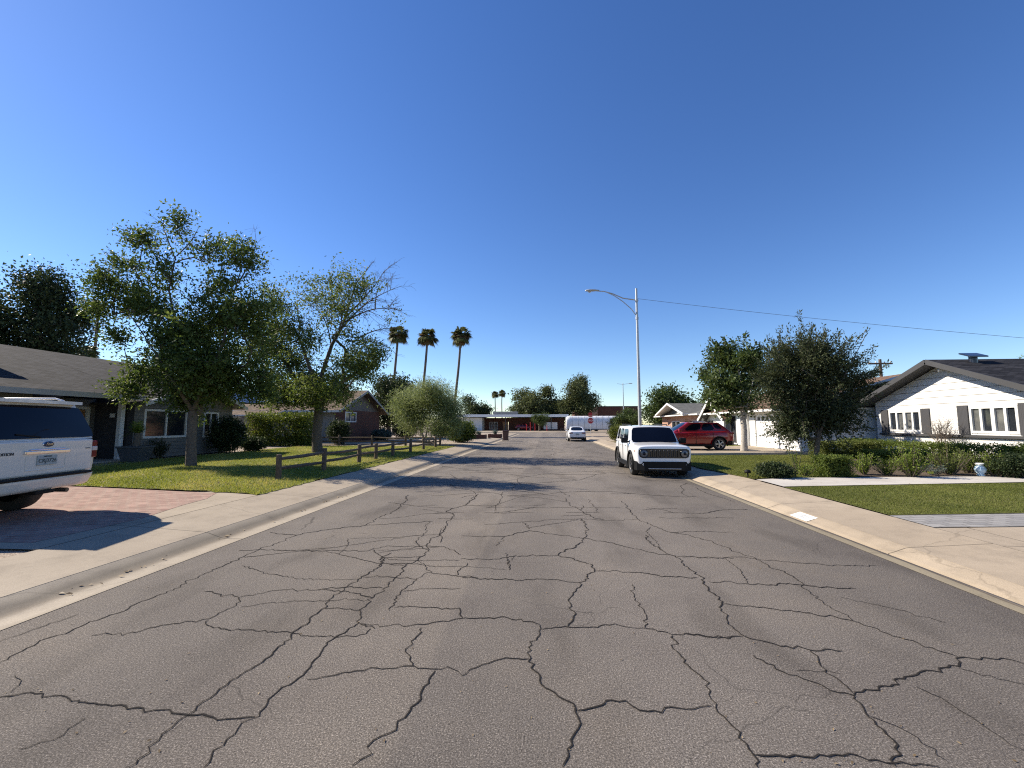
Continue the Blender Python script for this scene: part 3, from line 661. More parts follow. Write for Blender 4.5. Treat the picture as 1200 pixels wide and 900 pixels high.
# the yard across the road
sheet('driveway', [(ER+.005, -4), (19, -4), (19, 8.6), (ER+.005, 6.95)], .152, M['driveway'])
sheet('paver_band', [(ER+.005, 6.97), (19, 8.62), (19, 9.7), (ER+.005, 7.80)], .158, M['paver_grey'])
sheet('turf', [(ER+.02, 7.82), (17.6, 9.5), (17.6, 12.85), (12.4, 12.33), (ER+.02, 11.02)], .163, M['turf'])
sheet('walkway', [(ER+.03, 11.05), (12.4, 12.37), (18, 13.1), (18, 14.4), (13.9, 13.8), (7.0, 12.85), (ER+.03, 12.4)], .172, M['walk_white'])
sheet('lawn', ragged([(ER-.4, 15.6), (ER+.02, 12.6), (7.0, 12.88), (13.9, 13.83), (17.4, 14.4), (17.4, 23.3), (ER-.35, 21.4)], amp=.025), .166, M['turf'])
bedp = [(9.0, 13.18), (13.9, 13.84), (17.9, 14.45), (17.9, 26), (14.2, 23.5), (11.5, 18.0), (9.6, 15.4)]
sheet('planting_bed', bedp, .176, M['mulch'])
sheet('driveway', [(ER+.01, 21.6), (14.3, 23.3), (14.3, 31.0), (ER+.01, 29.4)], .176, M['driveway'])
sheet('lawn', [(ER+.03, 29.5), (13.6, 31.0), (13.6, 39.5), (ER+.03, 37.9)], .168, M['turf'])
sheet('driveway', rect(ER+.01, 14.0, 38, 43), .17, M['driveway'])
sheet('driveway', rect(EL-16, EL-.01, 31.5, 35), .158, M['conc_l'])
sheet('far_driveway', rect(-14, 3, YC1+1.85, 99.5), .14, M['conc_r'])
# low retaining edge between lawn and the raised driveway
mb = MB(); mb.bar((ER+.9, 21.6, .18), (13.6, 23.1, .18), .16, .18); mb.build('driveway_edge', M['concrete_step'])['kind'] = 'structure'

# ------------------------------------------------------------------ grass
def in_poly(x, y, poly):
    c = np.zeros(len(x), bool); j = len(poly)-1
    for i in range(len(poly)):
        xi, yi = poly[i]; xj, yj = poly[j]
        c ^= ((yi > y) != (yj > y)) & (x < (xj-xi)*(y-yi)/(yj-yi+1e-9)+xi); j = i
    return c
def blades(name, poly, z, n, h, wd, m, near=None, tuft=0):
    xs = [p[0] for p in poly]; ys = [p[1] for p in poly]
    x = RNG.uniform(min(xs), max(xs), n*2); y0, y1 = min(ys), max(ys)
    y = y0 + (y1-y0)*RNG.random(n*2)**(near or 1)
    k = in_poly(x, y, poly); x = x[k][:n]; y = y[k][:n]; n = len(x)
    b = np.stack([x, y, np.full(n, z)], 1); a = RNG.uniform(0, 6.28, n); s = np.stack([np.cos(a), np.sin(a), 0*a], 1)*wd
    patch = .5 + .25*np.sin(x*1.1+1)*np.cos(y*.9) + .15*np.sin(x*2.7+y*1.9)
    tip = b + np.stack([RNG.normal(0, .45, n)*h, RNG.normal(0, .45, n)*h, h*RNG.uniform(.4, 1.2, n)], 1)
    v = np.stack([b-s, b+s, tip], 1).reshape(-1, 3)
    o = raw_mesh(name, v, 3, m, None, np.clip(patch + RNG.normal(0, .2, n), 0, 1)); o['kind'] = 'stuff'; o['label'] = 'short blades of grass on the lawn'; o['category'] = 'grass'
    return o
blades('lawn_grass', lawnpoly, .16, 90000, .06, .008, L['grass'], near=1.6)
blades('lawn_grass', [(ER-.35, 15.6), (ER+.03, 12.65), (7.0, 12.9), (9, 13.2), (11.4, 18.1), (14, 22.7), (ER-.3, 21.4)], .163, 45000, .04, .007, L['turf'], near=1.5)
blades('lawn_grass', [(ER+.05, 7.86), (17.5, 9.55), (17.5, 12.8), (12.4, 12.3), (ER+.05, 10.98)], .16, 60000, .032, .005, L['turf'], near=1.2)

def litter(name, n, x0, x1, y0, y1, z, sz, m, label):
    x = RNG.uniform(x0, x1, n); y = y0 + (y1-y0)*RNG.random(n)**1.4; b0 = np.stack([x, y, np.full(n, z)], 1); a = RNG.uniform(0, 6.28, n); s = sz*RNG.uniform(.5, 1.3, n)
    u = np.stack([np.cos(a), np.sin(a), RNG.normal(0, .15, n)], 1)*s[:, None]; w_ = np.stack([-np.sin(a), np.cos(a), RNG.normal(0, .2, n)], 1)*(s*.45)[:, None]; up_ = np.array([0, 0, 1])*(s*.3)[:, None]
    o = raw_mesh(name, np.stack([b0-u, b0-w_+up_, b0+u+up_*.4, b0+w_+up_*.6], 1).reshape(-1, 3), 4, m, None, RNG.random(n)); o['kind'] = 'stuff'; o['label'] = label; o['category'] = 'leaves'
litter('fallen_leaves', 500, -16.5, -6.4, 9.6, 26, .172, .05, L['palm_dead'], 'dry fallen leaves lying on the lawn under the trees')
litter('fallen_leaves', 130, XL-.42, XL-.2, 4, 34, .016, .03, L['palm_dead'], 'dry leaf litter caught in the gutter')
litter('fallen_leaves', 90, ER+.1, 16, 8, 12.5, .185, .025, L['palm_dead'], 'few dry leaves scattered on the front turf')
litter('road_grit', 420, -4.3, 4.1, 2.2, 14, .004, .010, L['palm_dead'], 'small grit and pale pebbles scattered on the asphalt')

# ------------------------------------------------------------------ cracks in the road, traced where they run on the ground
CR_ = '''A 0,777 25,763 55,748 78,743 105,729 130,721 150,713 165,705 175,702 205,690 240,672 262,663 290,650 325,636 355,625 389,620 427,616 445,606 462,599 475,588 478,580
B 427,616 469,613 507,611
A 0,816 35,812 50,817 72,815 90,820 92,823 108,826 140,827 170,834 195,834 218,838 245,839 280,843 300,840
A 150,900 165,890 185,868 200,853 218,838 245,818 270,798 300,780 316,769 318,765 332,755 344,741 360,732 366,722 381,712 387,701 403,691 424,676 445,664 447,653 459,648
A 235,900 262,874 285,848 300,840 310,825 325,810 345,799 360,787 365,777 377,762 387,750 407,739 421,730 422,717 435,701 461,681 475,663 496,652 503,645 500,639 520,621 532,603 523,599 547,591 559,580
A 415,899 432,884 437,867 464,856 465,845 480,836 482,829 495,819 495,809 510,786
B 360,796 387,792 417,786 435,782 455,784 485,781 510,785 530,785 540,791 552,786 565,779 585,772 600,772 620,772
B 485,781 479,767 477,761 486,749 494,736
B 300,739 340,741 360,745 392,746 417,746 440,736 422,731
B 422,731 445,734 495,732 507,729 525,728 545,724 562,725 590,724 610,726 632,732
A 632,732 632,745 621,759 620,772 631,790 634,802 655,816 672,825 676,835 679,855 667,867 664,885 659,899
A 676,835 705,826 710,822 732,822 750,832 760,835 780,832 805,832 835,827
A 789,745 790,760 800,770 805,780 820,792 832,805 835,825 842,835 860,852 875,872 885,892 888,900
B 635,737 662,735 695,736 720,732 740,736 760,737 787,744 812,744 840,747 870,746
A 665,734 672,725 671,717 665,703 679,688 688,675 697,669 692,661 653,651
A 653,651 679,637 687,629 688,619 681,608
B 757,736 757,721 750,710 743,696 741,685
B 697,669 748,671 780,676 817,677
B 728,587 737,597 747,608 764,616 785,624 807,627 847,640 890,657 933,678 960,703 1000,728 1047,745 1100,762 1123,770
A 756,627 761,636 775,645 796,655 807,667 823,677 831,691 847,705 843,712 860,737 873,747 907,755 950,762 987,763
B 950,762 967,785 1000,813
A 882,768 917,787 950,798 983,812 1000,815 1017,810 1047,803 1073,787 1120,780 1123,770 1160,772 1183,773 1200,778
A 1000,815 1017,840 1047,867 1050,883 1050,899
A 882,883 923,888 960,885 987,885 1027,892 1067,895 1100,899
B 847,708 900,713 943,718 1000,728
C 800,653 870,653 933,660 1000,663 1027,663
B 830,682 890,685 930,685 960,688 1003,690
B 800,743 860,747
B 280,645 347,645 392,645 427,646 453,640 496,641
B 240,693 280,700 323,692 373,691 403,688 448,689
B 280,700 281,705 272,712 244,726 210,730 175,736 160,741 107,745
B 244,726 243,733 250,736 287,739 300,739
C 283,711 339,705 384,704 432,703
B 381,713 424,715
B 464,711 500,712 537,713 542,724
C 424,676 453,676 488,679
B 560,677 533,675 501,671 491,677 469,693 464,701 456,716
B 533,675 548,660
C 445,660 475,661
B 540,677 580,679 612,680 641,679 679,683
B 540,655 575,656 604,652 653,651
B 540,628 591,629 620,622 655,627 687,631 727,639 759,647 793,652 833,654 860,654
C 567,615 609,612 647,609 681,608 711,610 747,609
C 567,601 625,601
C 569,595 625,595 665,595 727,595
B 663,584 668,592 679,597 695,607 708,609
C 589,577 580,599
C 560,579 545,592
B 612,612 621,620
C 772,607 820,607 860,607
C 785,624 820,623 860,624
C 591,629 582,640
C 604,652 596,658 597,668
C 20,880 60,868 100,842
C 18,792 26,800 12,812
C 0,752 40,738 92,720
C 933,785 985,790
C 1110,730 1040,712 985,700
C 470,693 505,690 540,690
B 500,640 522,641 540,650
C 503,611 497,626 485,637
B 1120,780 1150,790 1200,802
C 1017,840 1050,851 1085,872 1110,892
C 1075,805 1110,822 1160,858 1200,880
C 700,600 690,585
C 655,575 668,582'''
def cracks():
    rng = np.random.default_rng(3); mb = MB(); m2 = MB(); lines = []; dots = []
    for line in CR_.split('\n'):
        k, *pp = line.split(); pts = [P(float(q.split(',')[0]), float(q.split(',')[1]), .0) for q in pp]; lines.append((k, pts))
        for a, b in zip(pts, pts[1:]): dots += [(a.x+(b.x-a.x)*t, a.y+(b.y-a.y)*t) for t in np.linspace(0, 1, 6)]
    for it in range(290):                            # finer cracks branch off the traced ones and run until they meet another
        D = np.array(dots); s = D[rng.integers(len(D))]
        if it > 60: s = np.array([rng.uniform(-4.2, 4.0), rng.uniform(7.5, 42)])
        elif s[1] < 4.2: continue
        h = rng.choice([0, math.pi, math.pi/2, -math.pi/2], p=[.33, .33, .17, .17]) + rng.normal(0, .35); path = [s]; tgt = rng.uniform(.5, 2.4)*(1 if s[1] < 9 else 1.9)
        st = .11
        while len(path)*st < tgt:
            h += rng.normal(0, .13); q = path[-1] + st*np.array([math.cos(h), math.sin(h)])
            if not (-4.35 < q[0] < 4.1 and 1.9 < q[1] < 46): break
            path.append(q)
            if len(path) > 5 and np.min(np.abs(D - q).sum(1)) < .07: break
        if len(path) > 4: lines.append(('C' if rng.random() < .7 else 'B', [Vector((x, y, 0)) for x, y in path])); dots += [tuple(x) for x in path]
    for it in range(70):                             # the web goes on where the road runs behind the camera
        q = np.array([rng.uniform(-4.1, 3.9), rng.uniform(-12, 1.2)]); h = rng.choice([0, math.pi/2]) + rng.normal(0, .3); path = [q]
        for s_ in range(int(rng.uniform(8, 30))):
            h += rng.normal(0, .13); q = q + .12*np.array([math.cos(h), math.sin(h)])
            if not (-4.3 < q[0] < 4.1 and -13 < q[1] < 1.4): break
            path.append(q)
        if len(path) > 4: lines.append(('B' if it % 2 else 'A', [Vector((x, y, 0)) for x, y in path]))
    for li_, (k, pts) in enumerate(lines):
        w0 = {'A': .0088, 'B': .0072, 'C': .0054}[k]
        out = []
        for a, b in zip(pts, pts[1:]):
            m = max(2, min(60, int((b-a).length/.036))); d = (b-a); nn = Vector((-d.y, d.x, 0)).normalized()
            ph = rng.uniform(0, 6, 3)
            for i in range(m):
                t = i/m; e = math.sin(math.pi*t)
                j = e*min(.03, d.length*.05)*(math.sin(t*7+ph[0])+.7*math.sin(t*19+ph[1])) + rng.normal(0, .0095)
                out.append(a + d*t + nn*j)
        out.append(pts[-1]); n = len(out)
        wv = w0*(.92 + .16*np.sin(np.linspace(0, n*.13, n)+rng.uniform(0, 6))) * (.55 + .9*np.convolve(rng.uniform(0, 1, n+4), np.ones(5)/5, 'valid'))
        wv[0] *= .3; wv[-1] *= .3; L0 = []; R0 = []; L1 = []; R1 = []
        for i, p in enumerate(out):
            d = out[min(i+4, n-1)] - out[max(i-4, 0)]; nn = Vector((-d.y, d.x, 0)).normalized()*max(.003, wv[i])*.55*(1 + min(.9, .08*p.y)*abs(d.x)/max(1e-6, d.length))*(.66 + .085*max(1.5, min(p.y, 14)))
            z = .0032 + .0004*(li_ % 4)
            L0.append((p.x+nn.x, p.y+nn.y, z)); R0.append((p.x-nn.x, p.y-nn.y, z)); q = nn*(2.6 if k == 'A' else 2.2); L1.append((p.x+q.x, p.y+q.y, z-.0016)); R1.append((p.x-q.x, p.y-q.y, z-.0016))
        mb.mesh(L0+R0, [(i, n+i, n+i+1, i+1) for i in range(n-1)])
        if k != 'C' or li_ % 2: m2.mesh(L1+R1, [(i, n+i, n+i+1, i+1) for i in range(n-1)])
    for g in (mb, m2):
        for f in range(len(g.f)):
            a, b, c = (Vector(g.v[i]) for i in g.f[f][:3])
            if (b-a).cross(c-a).z < 0: g.f[f] = g.f[f][::-1]
    m, nt, bs, n, ln = new_mat('crumbled_crack_edge'); tc = n('ShaderNodeTexCoord'); t = n('ShaderNodeTexNoise', Scale=38.0, Detail=6.0, Roughness=.8); ln(tc, 'Object', t, 'Vector')
    r = ramp(n, [(.47, (0, 0, 0)), (.68, (.7,)*3)]); ln(t, 'Fac', r, 'Fac'); bs.inputs['Base Color'].default_value = (.036, .031, .027, 1); bs.inputs['Roughness'].default_value = 1
    tr = n('ShaderNodeBsdfTransparent'); mx = n('ShaderNodeMixShader'); ln(r, 0, mx, 0); ln(tr, 0, mx, 1); ln(bs, 0, mx, 2); nt.links.new(mx.outputs[0], nt.nodes['Material Output'].inputs[0])
    m2.build('crack_edges', m)['kind'] = 'structure'
    o = mb.build('road_cracks', mat('crack_shadow_tar', (.028, .025, .023), (.018, .016, .015), scale=20, rough=1, spec=.1, big=0)); o['kind'] = 'structure'
cracks()
# ------------------------------------------------------------------ vehicles (x forward, y to the driver's side, z up)
def loft_body(st, arches, r_arch, sub=2):
    rings = []
    for x, zb, zm, zt, wb, wm, wt, cr in st:
        h = [(0, zb), (.8*wb, zb), (wb, zb+.04), (wm, zm), (wt+.015, zt-.07), (wt-.06, zt), (wt*.5, zt+cr*.75), (0, zt+cr)]
        rings.append([(x, y, z) for y, z in h] + [(x, -y, z) for y, z in h[-2:0:-1]])
    n = len(rings[0]); vs = [p for r in rings for p in r]; fs = []
    for i in range(len(rings)-1):
        for k in range(n): fs.append((i*n+k, i*n+(k+1) % n, (i+1)*n+(k+1) % n, (i+1)*n+k))
    fs += [tuple(range(n))[::-1], tuple(range((len(rings)-1)*n, len(rings)*n))]
    me = bpy.data.meshes.new('tmp'); me.from_pydata(vs, [], fs)
    bm = bmesh.new(); bm.from_mesh(me); bmesh.ops.recalc_face_normals(bm, faces=bm.faces); bm.to_mesh(me); bm.free()
    o = bpy.data.objects.new('tmp', me); COL.objects.link(o); sb = o.modifiers.new('s', 'SUBSURF'); sb.levels = sub; sb.render_levels = sub
    cut = []
    for ax, az in arches:
        for s in (-1, 1):
            cm = bpy.data.meshes.new('cut'); b2 = bmesh.new()
            bmesh.ops.create_cone(b2, cap_ends=True, segments=28, radius1=r_arch, radius2=r_arch, depth=.7, matrix=Matrix.Translation((ax, s*(max(r[6] for r in st)+.08), az)) @ Matrix.Rotation(R(90), 4, 'X'))
            b2.to_mesh(cm); b2.free(); co = bpy.data.objects.new('cut', cm); COL.objects.link(co); cut.append(co)
            bo = o.modifiers.new('b', 'BOOLEAN'); bo.operation = 'DIFFERENCE'; bo.object = co; bo.solver = 'EXACT'
    dg = bpy.context.evaluated_depsgraph_get(); dg.update()
    res = bpy.data.meshes.new_from_object(o.evaluated_get(dg))
    for c in cut + [o]: bpy.data.objects.remove(c)
    res.materials.clear()
    for p in res.polygons:
        c = p.center; p.use_smooth = True
        for ax, az in arches:
            if math.hypot(c.x-ax, c.z-az) < r_arch*1.004 and all(math.hypot(res.vertices[v].co.x-ax, res.vertices[v].co.z-az) < r_arch*1.01 for v in p.vertices): p.material_index = 1; p.use_smooth = False
    return res
def bil(c, u, v):                                  # corners 00, 10, 11, 01
    a, b, d, e = c; return a*(1-u)*(1-v) + b*u*(1-v) + d*u*v + e*(1-u)*v
def patch(c, u0, u1, v0, v1, bulge, off, nu=8, nv=6, rnd=0):
    c = [Vector(p) for p in c]; nn = (c[1]-c[0]).cross(c[3]-c[0]).normalized(); vs = []; fs = []
    for j in range(nv+1):
        for i in range(nu+1):
            a, b = i/nu, j/nv
            if rnd:                                  # pull the corners in a little
                a = .5 + (a-.5)*(1 - rnd*max(0, abs(b-.5)*2-.6)**2*4); b = .5 + (b-.5)*(1 - rnd*max(0, abs(i/nu-.5)*2-.6)**2*4)
            u = u0+(u1-u0)*a; v = v0+(v1-v0)*b
            vs.append(bil(c, u, v) + nn*(bulge*(1-(2*u-1)**2)*(.4+.6*(1-(2*v-1)**2)) + off))
    for j in range(nv):
        for i in range(nu): k = j*(nu+1)+i; fs.append((k, k+1, k+nu+2, k+nu+1))
    return vs, fs
class Cabin:
    def __init__(s, fb, ft, rt, rb, crown=.05):     # each (x, half width, z)
        s.fb, s.ft, s.rt, s.rb, s.crown = fb, ft, rt, rb, crown
        V = lambda p, sg: Vector((p[0], sg*p[1], p[2]))
        s.S = {'left': [V(rb, 1), V(fb, 1), V(ft, 1), V(rt, 1)][::-1], 'right': [V(fb, -1), V(rb, -1), V(rt, -1), V(ft, -1)][::-1],
               'front': [V(fb, 1), V(fb, -1), V(ft, -1), V(ft, 1)], 'rear': [V(rb, -1), V(rb, 1), V(rt, 1), V(rt, -1)], 'top': [V(ft, -1), V(rt, -1), V(rt, 1), V(ft, 1)]}
        s.S['left'] = [V(fb, 1), V(rb, 1), V(rt, 1), V(ft, 1)]; s.S['right'] = [V(fb, -1), V(rb, -1), V(rt, -1), V(ft, -1)]
        s.B = {'left': -.025, 'right': .025, 'front': .05, 'rear': .03, 'top': crown}
    def nrm(s, k):
        c = s.S[k]; return (c[1]-c[0]).cross(c[3]-c[0]).normalized()
    def surf(s, k, u0=0, u1=1, v0=0, v1=1, off=0, nu=8, nv=6, rnd=0):
        c = s.S[k]; nn = s.nrm(k); mid = sum(c, Vector())/4; ctr = Vector((mid.x*.0 + (s.ft[0]+s.rt[0])/2, 0, s.fb[2]+.1)); sg = 1 if nn.dot(mid-ctr) > 0 else -1
        vs, fs = patch(c, u0, u1, v0, v1, sg*abs(s.B[k]), sg*off, nu, nv, rnd)
        return vs, ([f[::-1] for f in fs] if sg < 0 else fs)
    def shell(s, mats, parent, name='cabin'):
        mb = MB()
        for k in s.S: mb.mesh(*s.surf(k), 0, True)
        return mb.build(name, mats, parent, bevel=.045, seg=3, merge=True)
    def win(s, name, k, u0, u1, v0, v1, m, parent, off=.006, rnd=.25):
        mb = MB(); mb.mesh(*s.surf(k, u0, u1, v0, v1, off, rnd=rnd), 0, True); return mb.build(name, m, parent)
def wheels(root, xs, tr, r, wd, rim_m, rim_r=.68, spokes=5):
    for ax in xs:
        for s in (-1, 1):
            T = Matrix.Translation((ax, s*tr, r)) @ Matrix.Rotation(R(-90*s), 4, 'X')
            mb = MB(); h = wd/2; q = rim_r*r
            mb.lathe([(q*.98, -h*.9), (r*.93, -h), (r*.985, -h*.75), (r, -h*.4), (r, h*.4), (r*.985, h*.75), (r*.93, h), (q, h*.92), (q*.97, h*.7)], 30, 0, T)
            t = mb.build('wheel', M['rubber'], root, fix=True)
            mb = MB(); mb.lathe([(q*.99, h*.88), (q*.93, h*.7), (q*.88, h*.25), (.02, h*.2)], 30, 1, T)
            mb.lathe([(q*.99, h*.8), (q*1.0, h*.93), (q*.93, h*.88), (q*.90, h*.7)], 30, 0, T)
            for k in range(spokes):
                a = 2*math.pi*k/spokes; b0 = .12*q/.25
                for da in (-.10, .10):
                    p0 = T @ Vector((math.cos(a+da*2)*q*.12, math.sin(a+da*2)*q*.12, h*.78)); p1 = T @ Vector((math.cos(a+da)*q*.94, math.sin(a+da)*q*.94, h*.72))
                    mb.bar(p0, p1, q*.13, .03, 0, up=(0, s, 0))
            mb.lathe([(q*.22, h*.6), (q*.2, h*.85), (0, h*.88)], 14, 0, T)
            mb.build('rim', [rim_m, M['gloss_black']], t)
def text_mesh(name, txt, size, T, m, parent, depth=.004, bold=0.0, shear=0, align='CENTER'):
    cu = bpy.data.curves.new('tmp', 'FONT'); cu.body = txt; cu.size = size; cu.extrude = depth; cu.offset = bold; cu.shear = shear; cu.align_x = align; cu.align_y = 'CENTER'
    o = bpy.data.objects.new('tmp', cu); COL.objects.link(o); dg = bpy.context.evaluated_depsgraph_get(); dg.update()
    me = bpy.data.meshes.new_from_object(o.evaluated_get(dg)); bpy.data.objects.remove(o)
    me.transform(T); me.name = name; me.materials.clear(); me.materials.append(m)
    if hasattr(parent, 'name'): return link(bpy.data.objects.new(name, me), parent)
    ob = bpy.data.objects.new(name, me); COL.objects.link(ob); return ob
def pt(root, name, mb, m, bevel=.012, **k): return mb.build(name, m, root, bevel=bevel, **k)
def one_box(root, name, lo, hi, m, bevel=.012, T=None):
    mb = MB(); mb.box(lo, hi, 0, T); return mb.build(name, m, root, bevel=bevel)
def body_part(root, me, name, paintm):
    me.name = name; me.materials.append(paintm); me.materials.append(M['gloss_black']); auto_uv(me)
    return link(bpy.data.objects.new(name, me), root)
def disc(mb, T, prof, n=20, mi=0): mb.lathe(prof, n, mi, T)
FX = Matrix.Rotation(R(90), 4, 'Y')                # lathe axis onto +x
def mirrors(root, x, y, z, m, s=1.0):
    for sg in (-1, 1):
        mb = MB(); mb.box((x-.07, min(sg*(y+.02), sg*(y+.22*s)), z), (x+.09, max(sg*(y+.02), sg*(y+.22*s)), z+.17*s)); mb.bar((x+.03, sg*(y-.06), z+.04), (x, sg*(y+.06), z+.05), .05, .05)
        mb.build('side_mirror', m, root, bevel=.03)

# --- boxy white compact off-roader facing the camera
def box_suv():
    root = thing('parked_car', 'white boxy compact off-road car parked half on the kerb, seven-slot black grille facing the camera', 'car', P(783, 553, 0).to_tuple())
    st = [(2.11, .44, .66, .95, .70, .76, .73, .01), (2.10, .42, .66, .97, .74, .80, .78, .015), (2.07, .36, .66, .985, .78, .84, .82, .02), (1.99, .30, .66, .995, .81, .875, .85, .03), (1.80, .25, .64, 1.005, .83, .885, .865, .035), (1.30, .24, .62, 1.025, .83, .89, .86, .04),
          (.80, .24, .62, 1.05, .83, .89, .865, .03), (-.4, .24, .62, 1.055, .83, .89, .865, .02), (-1.5, .25, .62, 1.055, .83, .89, .865, .02), (-1.95, .30, .62, 1.05, .81, .87, .85, .02), (-2.10, .38, .62, 1.02, .76, .82, .79, .02), (-2.12, .42, .62, .98, .72, .78, .74, .01)]
    X = (1.28, -1.29); body_part(root, loft_body(st, [(x, .36) for x in X], .40), 'body', M['white_paint'])
    cb = Cabin((.98, .83, 1.02), (.50, .71, 1.60), (-1.82, .70, 1.61), (-2.03, .82, 1.03), .04)
    cb.shell(M['white_paint'], root, 'roof')
    cb.win('windshield', 'front', .03, .97, .04, .92, M['glass'], root, rnd=.1)
    cb.win('rear_window', 'rear', .07, .93, .2, .86, M['glass'], root)
    for k in ('left', 'right'):
        for a, b in ((.10, .385), (.42, .68), (.72, .92)):
            o = cb.win('side_window', k, a, b, .14, .84, M['glass'], root, rnd=.15)
            for v in o.data.vertices:                # the first window follows the raked pillar
                pass
    wheels(root, X, .775, .355, .225, M['dark_alloy'])
    # black arch lips, sills, bumpers
    for x in X:
        for s in (-1, 1):
            mb = MB(); pts = [(x+.425*math.cos(t), s*.892, .36+.425*math.sin(t)) for t in np.linspace(-.35, math.pi+.35, 18)]
            mb.tube(pts, .04, 6); mb.build('arch_flare', M['black_plastic'], root)
    for s in (-1, 1): one_box(root, 'sill_cladding', (-.86, s*.885-.03, .24), (.86, s*.885+.03, .40), M['black_plastic'])
    mb = MB(); mb.prism([(1.75, -.88), (2.02, -.83), (2.13, -.62), (2.17, 0), (2.14, .62), (2.03, .84), (1.75, .885)], .22, .50); b = mb.build('front_bumper', M['black_plastic'], root, bevel=.03)
    one_box(b, 'lower_lip', (2.12, -.5, .27), (2.185, .5, .30), M['alloy'], .01)
    for s in (-1, 1):
        mb = MB(); mb.lathe([(.05, 0), (.05, .02), (.035, .022), (0, .012)], 14, 0, Matrix.Translation((2.10, s*.62, .41)) @ FX); mb.build('fog_light', M['clear_lens'], b)
    mb = MB(); mb.prism([(-2.16, -.62), (-2.16, .62), (-2.05, .85), (-1.78, .88), (-1.78, -.88), (-2.05, -.85)], .28, .58); mb.build('rear_bumper', M['black_plastic'], root, bevel=.03)
    # grille band with slots and round lamps
    mb = MB(); h = .105; pl = []
    ys = [-.70, -.66, -.56, .56, .66, .70]
    outline = [(-.785, .755), (-.775, .86), (-.70, .90), (.70, .90), (.775, .86), (.785, .755), (.75, .645), (.66, .61), (-.66, .61), (-.75, .645)]
    def xg(y): return 2.135 - .11*max(0, abs(y)-.42)**1.4
    f = [(xg(y), y, z) for y, z in outline]; bk = [(x-.16, y, z) for x, y, z in f]; n = len(f)
    mb.mesh(f + bk, [tuple(range(n))] + [(i, n+i, n+(i+1) % n, (i+1) % n) for i in range(n)])
    g = mb.build('grille', M['gloss_black'], root, fix=True)
    for k in range(7):
        y = (k-3)*.128
        mb = MB(); prof = [(-.040, .03), (.040, .03)]
        ring = [(y+.044*math.cos(t), .755 + (.048*math.sin(t) + math.copysign(.07, math.sin(t)))) for t in np.linspace(0, 2*math.pi, 17)[:-1]]
        ring2 = [(y+.030*math.cos(t), .755 + (.034*math.sin(t) + math.copysign(.068, math.sin(t)))) for t in np.linspace(0, 2*math.pi, 17)[:-1]]
        vs = [(2.140, a, b) for a, b in ring] + [(2.152, a, b) for a, b in ring2]
        mb.mesh(vs, [(i, (i+1) % 16, 16+(i+1) % 16, 16+i) for i in range(16)]); mb.build('slot_surround', M['dark_trim'], g)
    for s in (-1, 1):
        T = Matrix.Translation((xg(.6), s*.62, .755)) @ Matrix.Rotation(R(10*s), 4, 'Z') @ FX
        mb = MB(); mb.lathe([(.135, 0), (.135, .03), (.118, .036), (.108, .02)], 24, 0, T); hl = mb.build('headlight', M['gloss_black'], root)
        mb = MB(); mb.lathe([(.110, .02), (.08, .03), (.04, .036), (0, .038)], 24, 0, T); mb.build('lens', M['lamp_lens'], hl)
        mb = MB(); mb.lathe([(.05, .036), (.045, .048), (0, .054)], 16, 0, T); mb.build('projector', M['glass'], hl)
        one_box(root, 'side_marker', (1.86, s*.872-.012, .80), (1.93, s*.872+.012, .84), M['amber'], .006)
        one_box(root, 'taillight', (-2.11, s*.70-.10, .80), (-2.02, s*.70+.12, 1.0), M['red_lens'], .02)
        for x in (.30, -.62): one_box(root, 'door_handle', (x-.09, s*.888-.02, .93), (x+.09, s*.888+.022, .955), M['white_paint'], .01)
        for x in (.86, -.12, -1.0): one_box(root, 'door_seam', (x-.004, s*.886-.012, .42), (x+.004, s*.886+.008, 1.03), M['gloss_black'], 0)
        mb = MB(); mb.tube([(.25, s*.63, 1.625), (.15, s*.635, 1.665), (-1.5, s*.635, 1.675), (-1.65, s*.63, 1.635)], .018, 6); mb.build('roof_rail', M['black_plastic'], root)
    mirrors(root, .78, .86, 1.03, M['black_plastic'], 1.05)
    for s in (-.35, .3):
        mb = MB(); mb.bar((1.0, s, 1.055), (.92, s+.5, 1.10), .02, .015); mb.build('wiper', M['black_plastic'], root)
    mb = MB(); mb.box((1.98, -.09, .905), (2.10, .09, .925)); mb.build('hood_badge', M['dark_alloy'], root, bevel=.008)
    return root
jeep = box_suv(); jeep.location = (3.70, 16.05, .0); jeep.rotation_euler = (R(-2.2), 0, R(-90))
jeep.rotation_euler = (0, 0, R(-90))

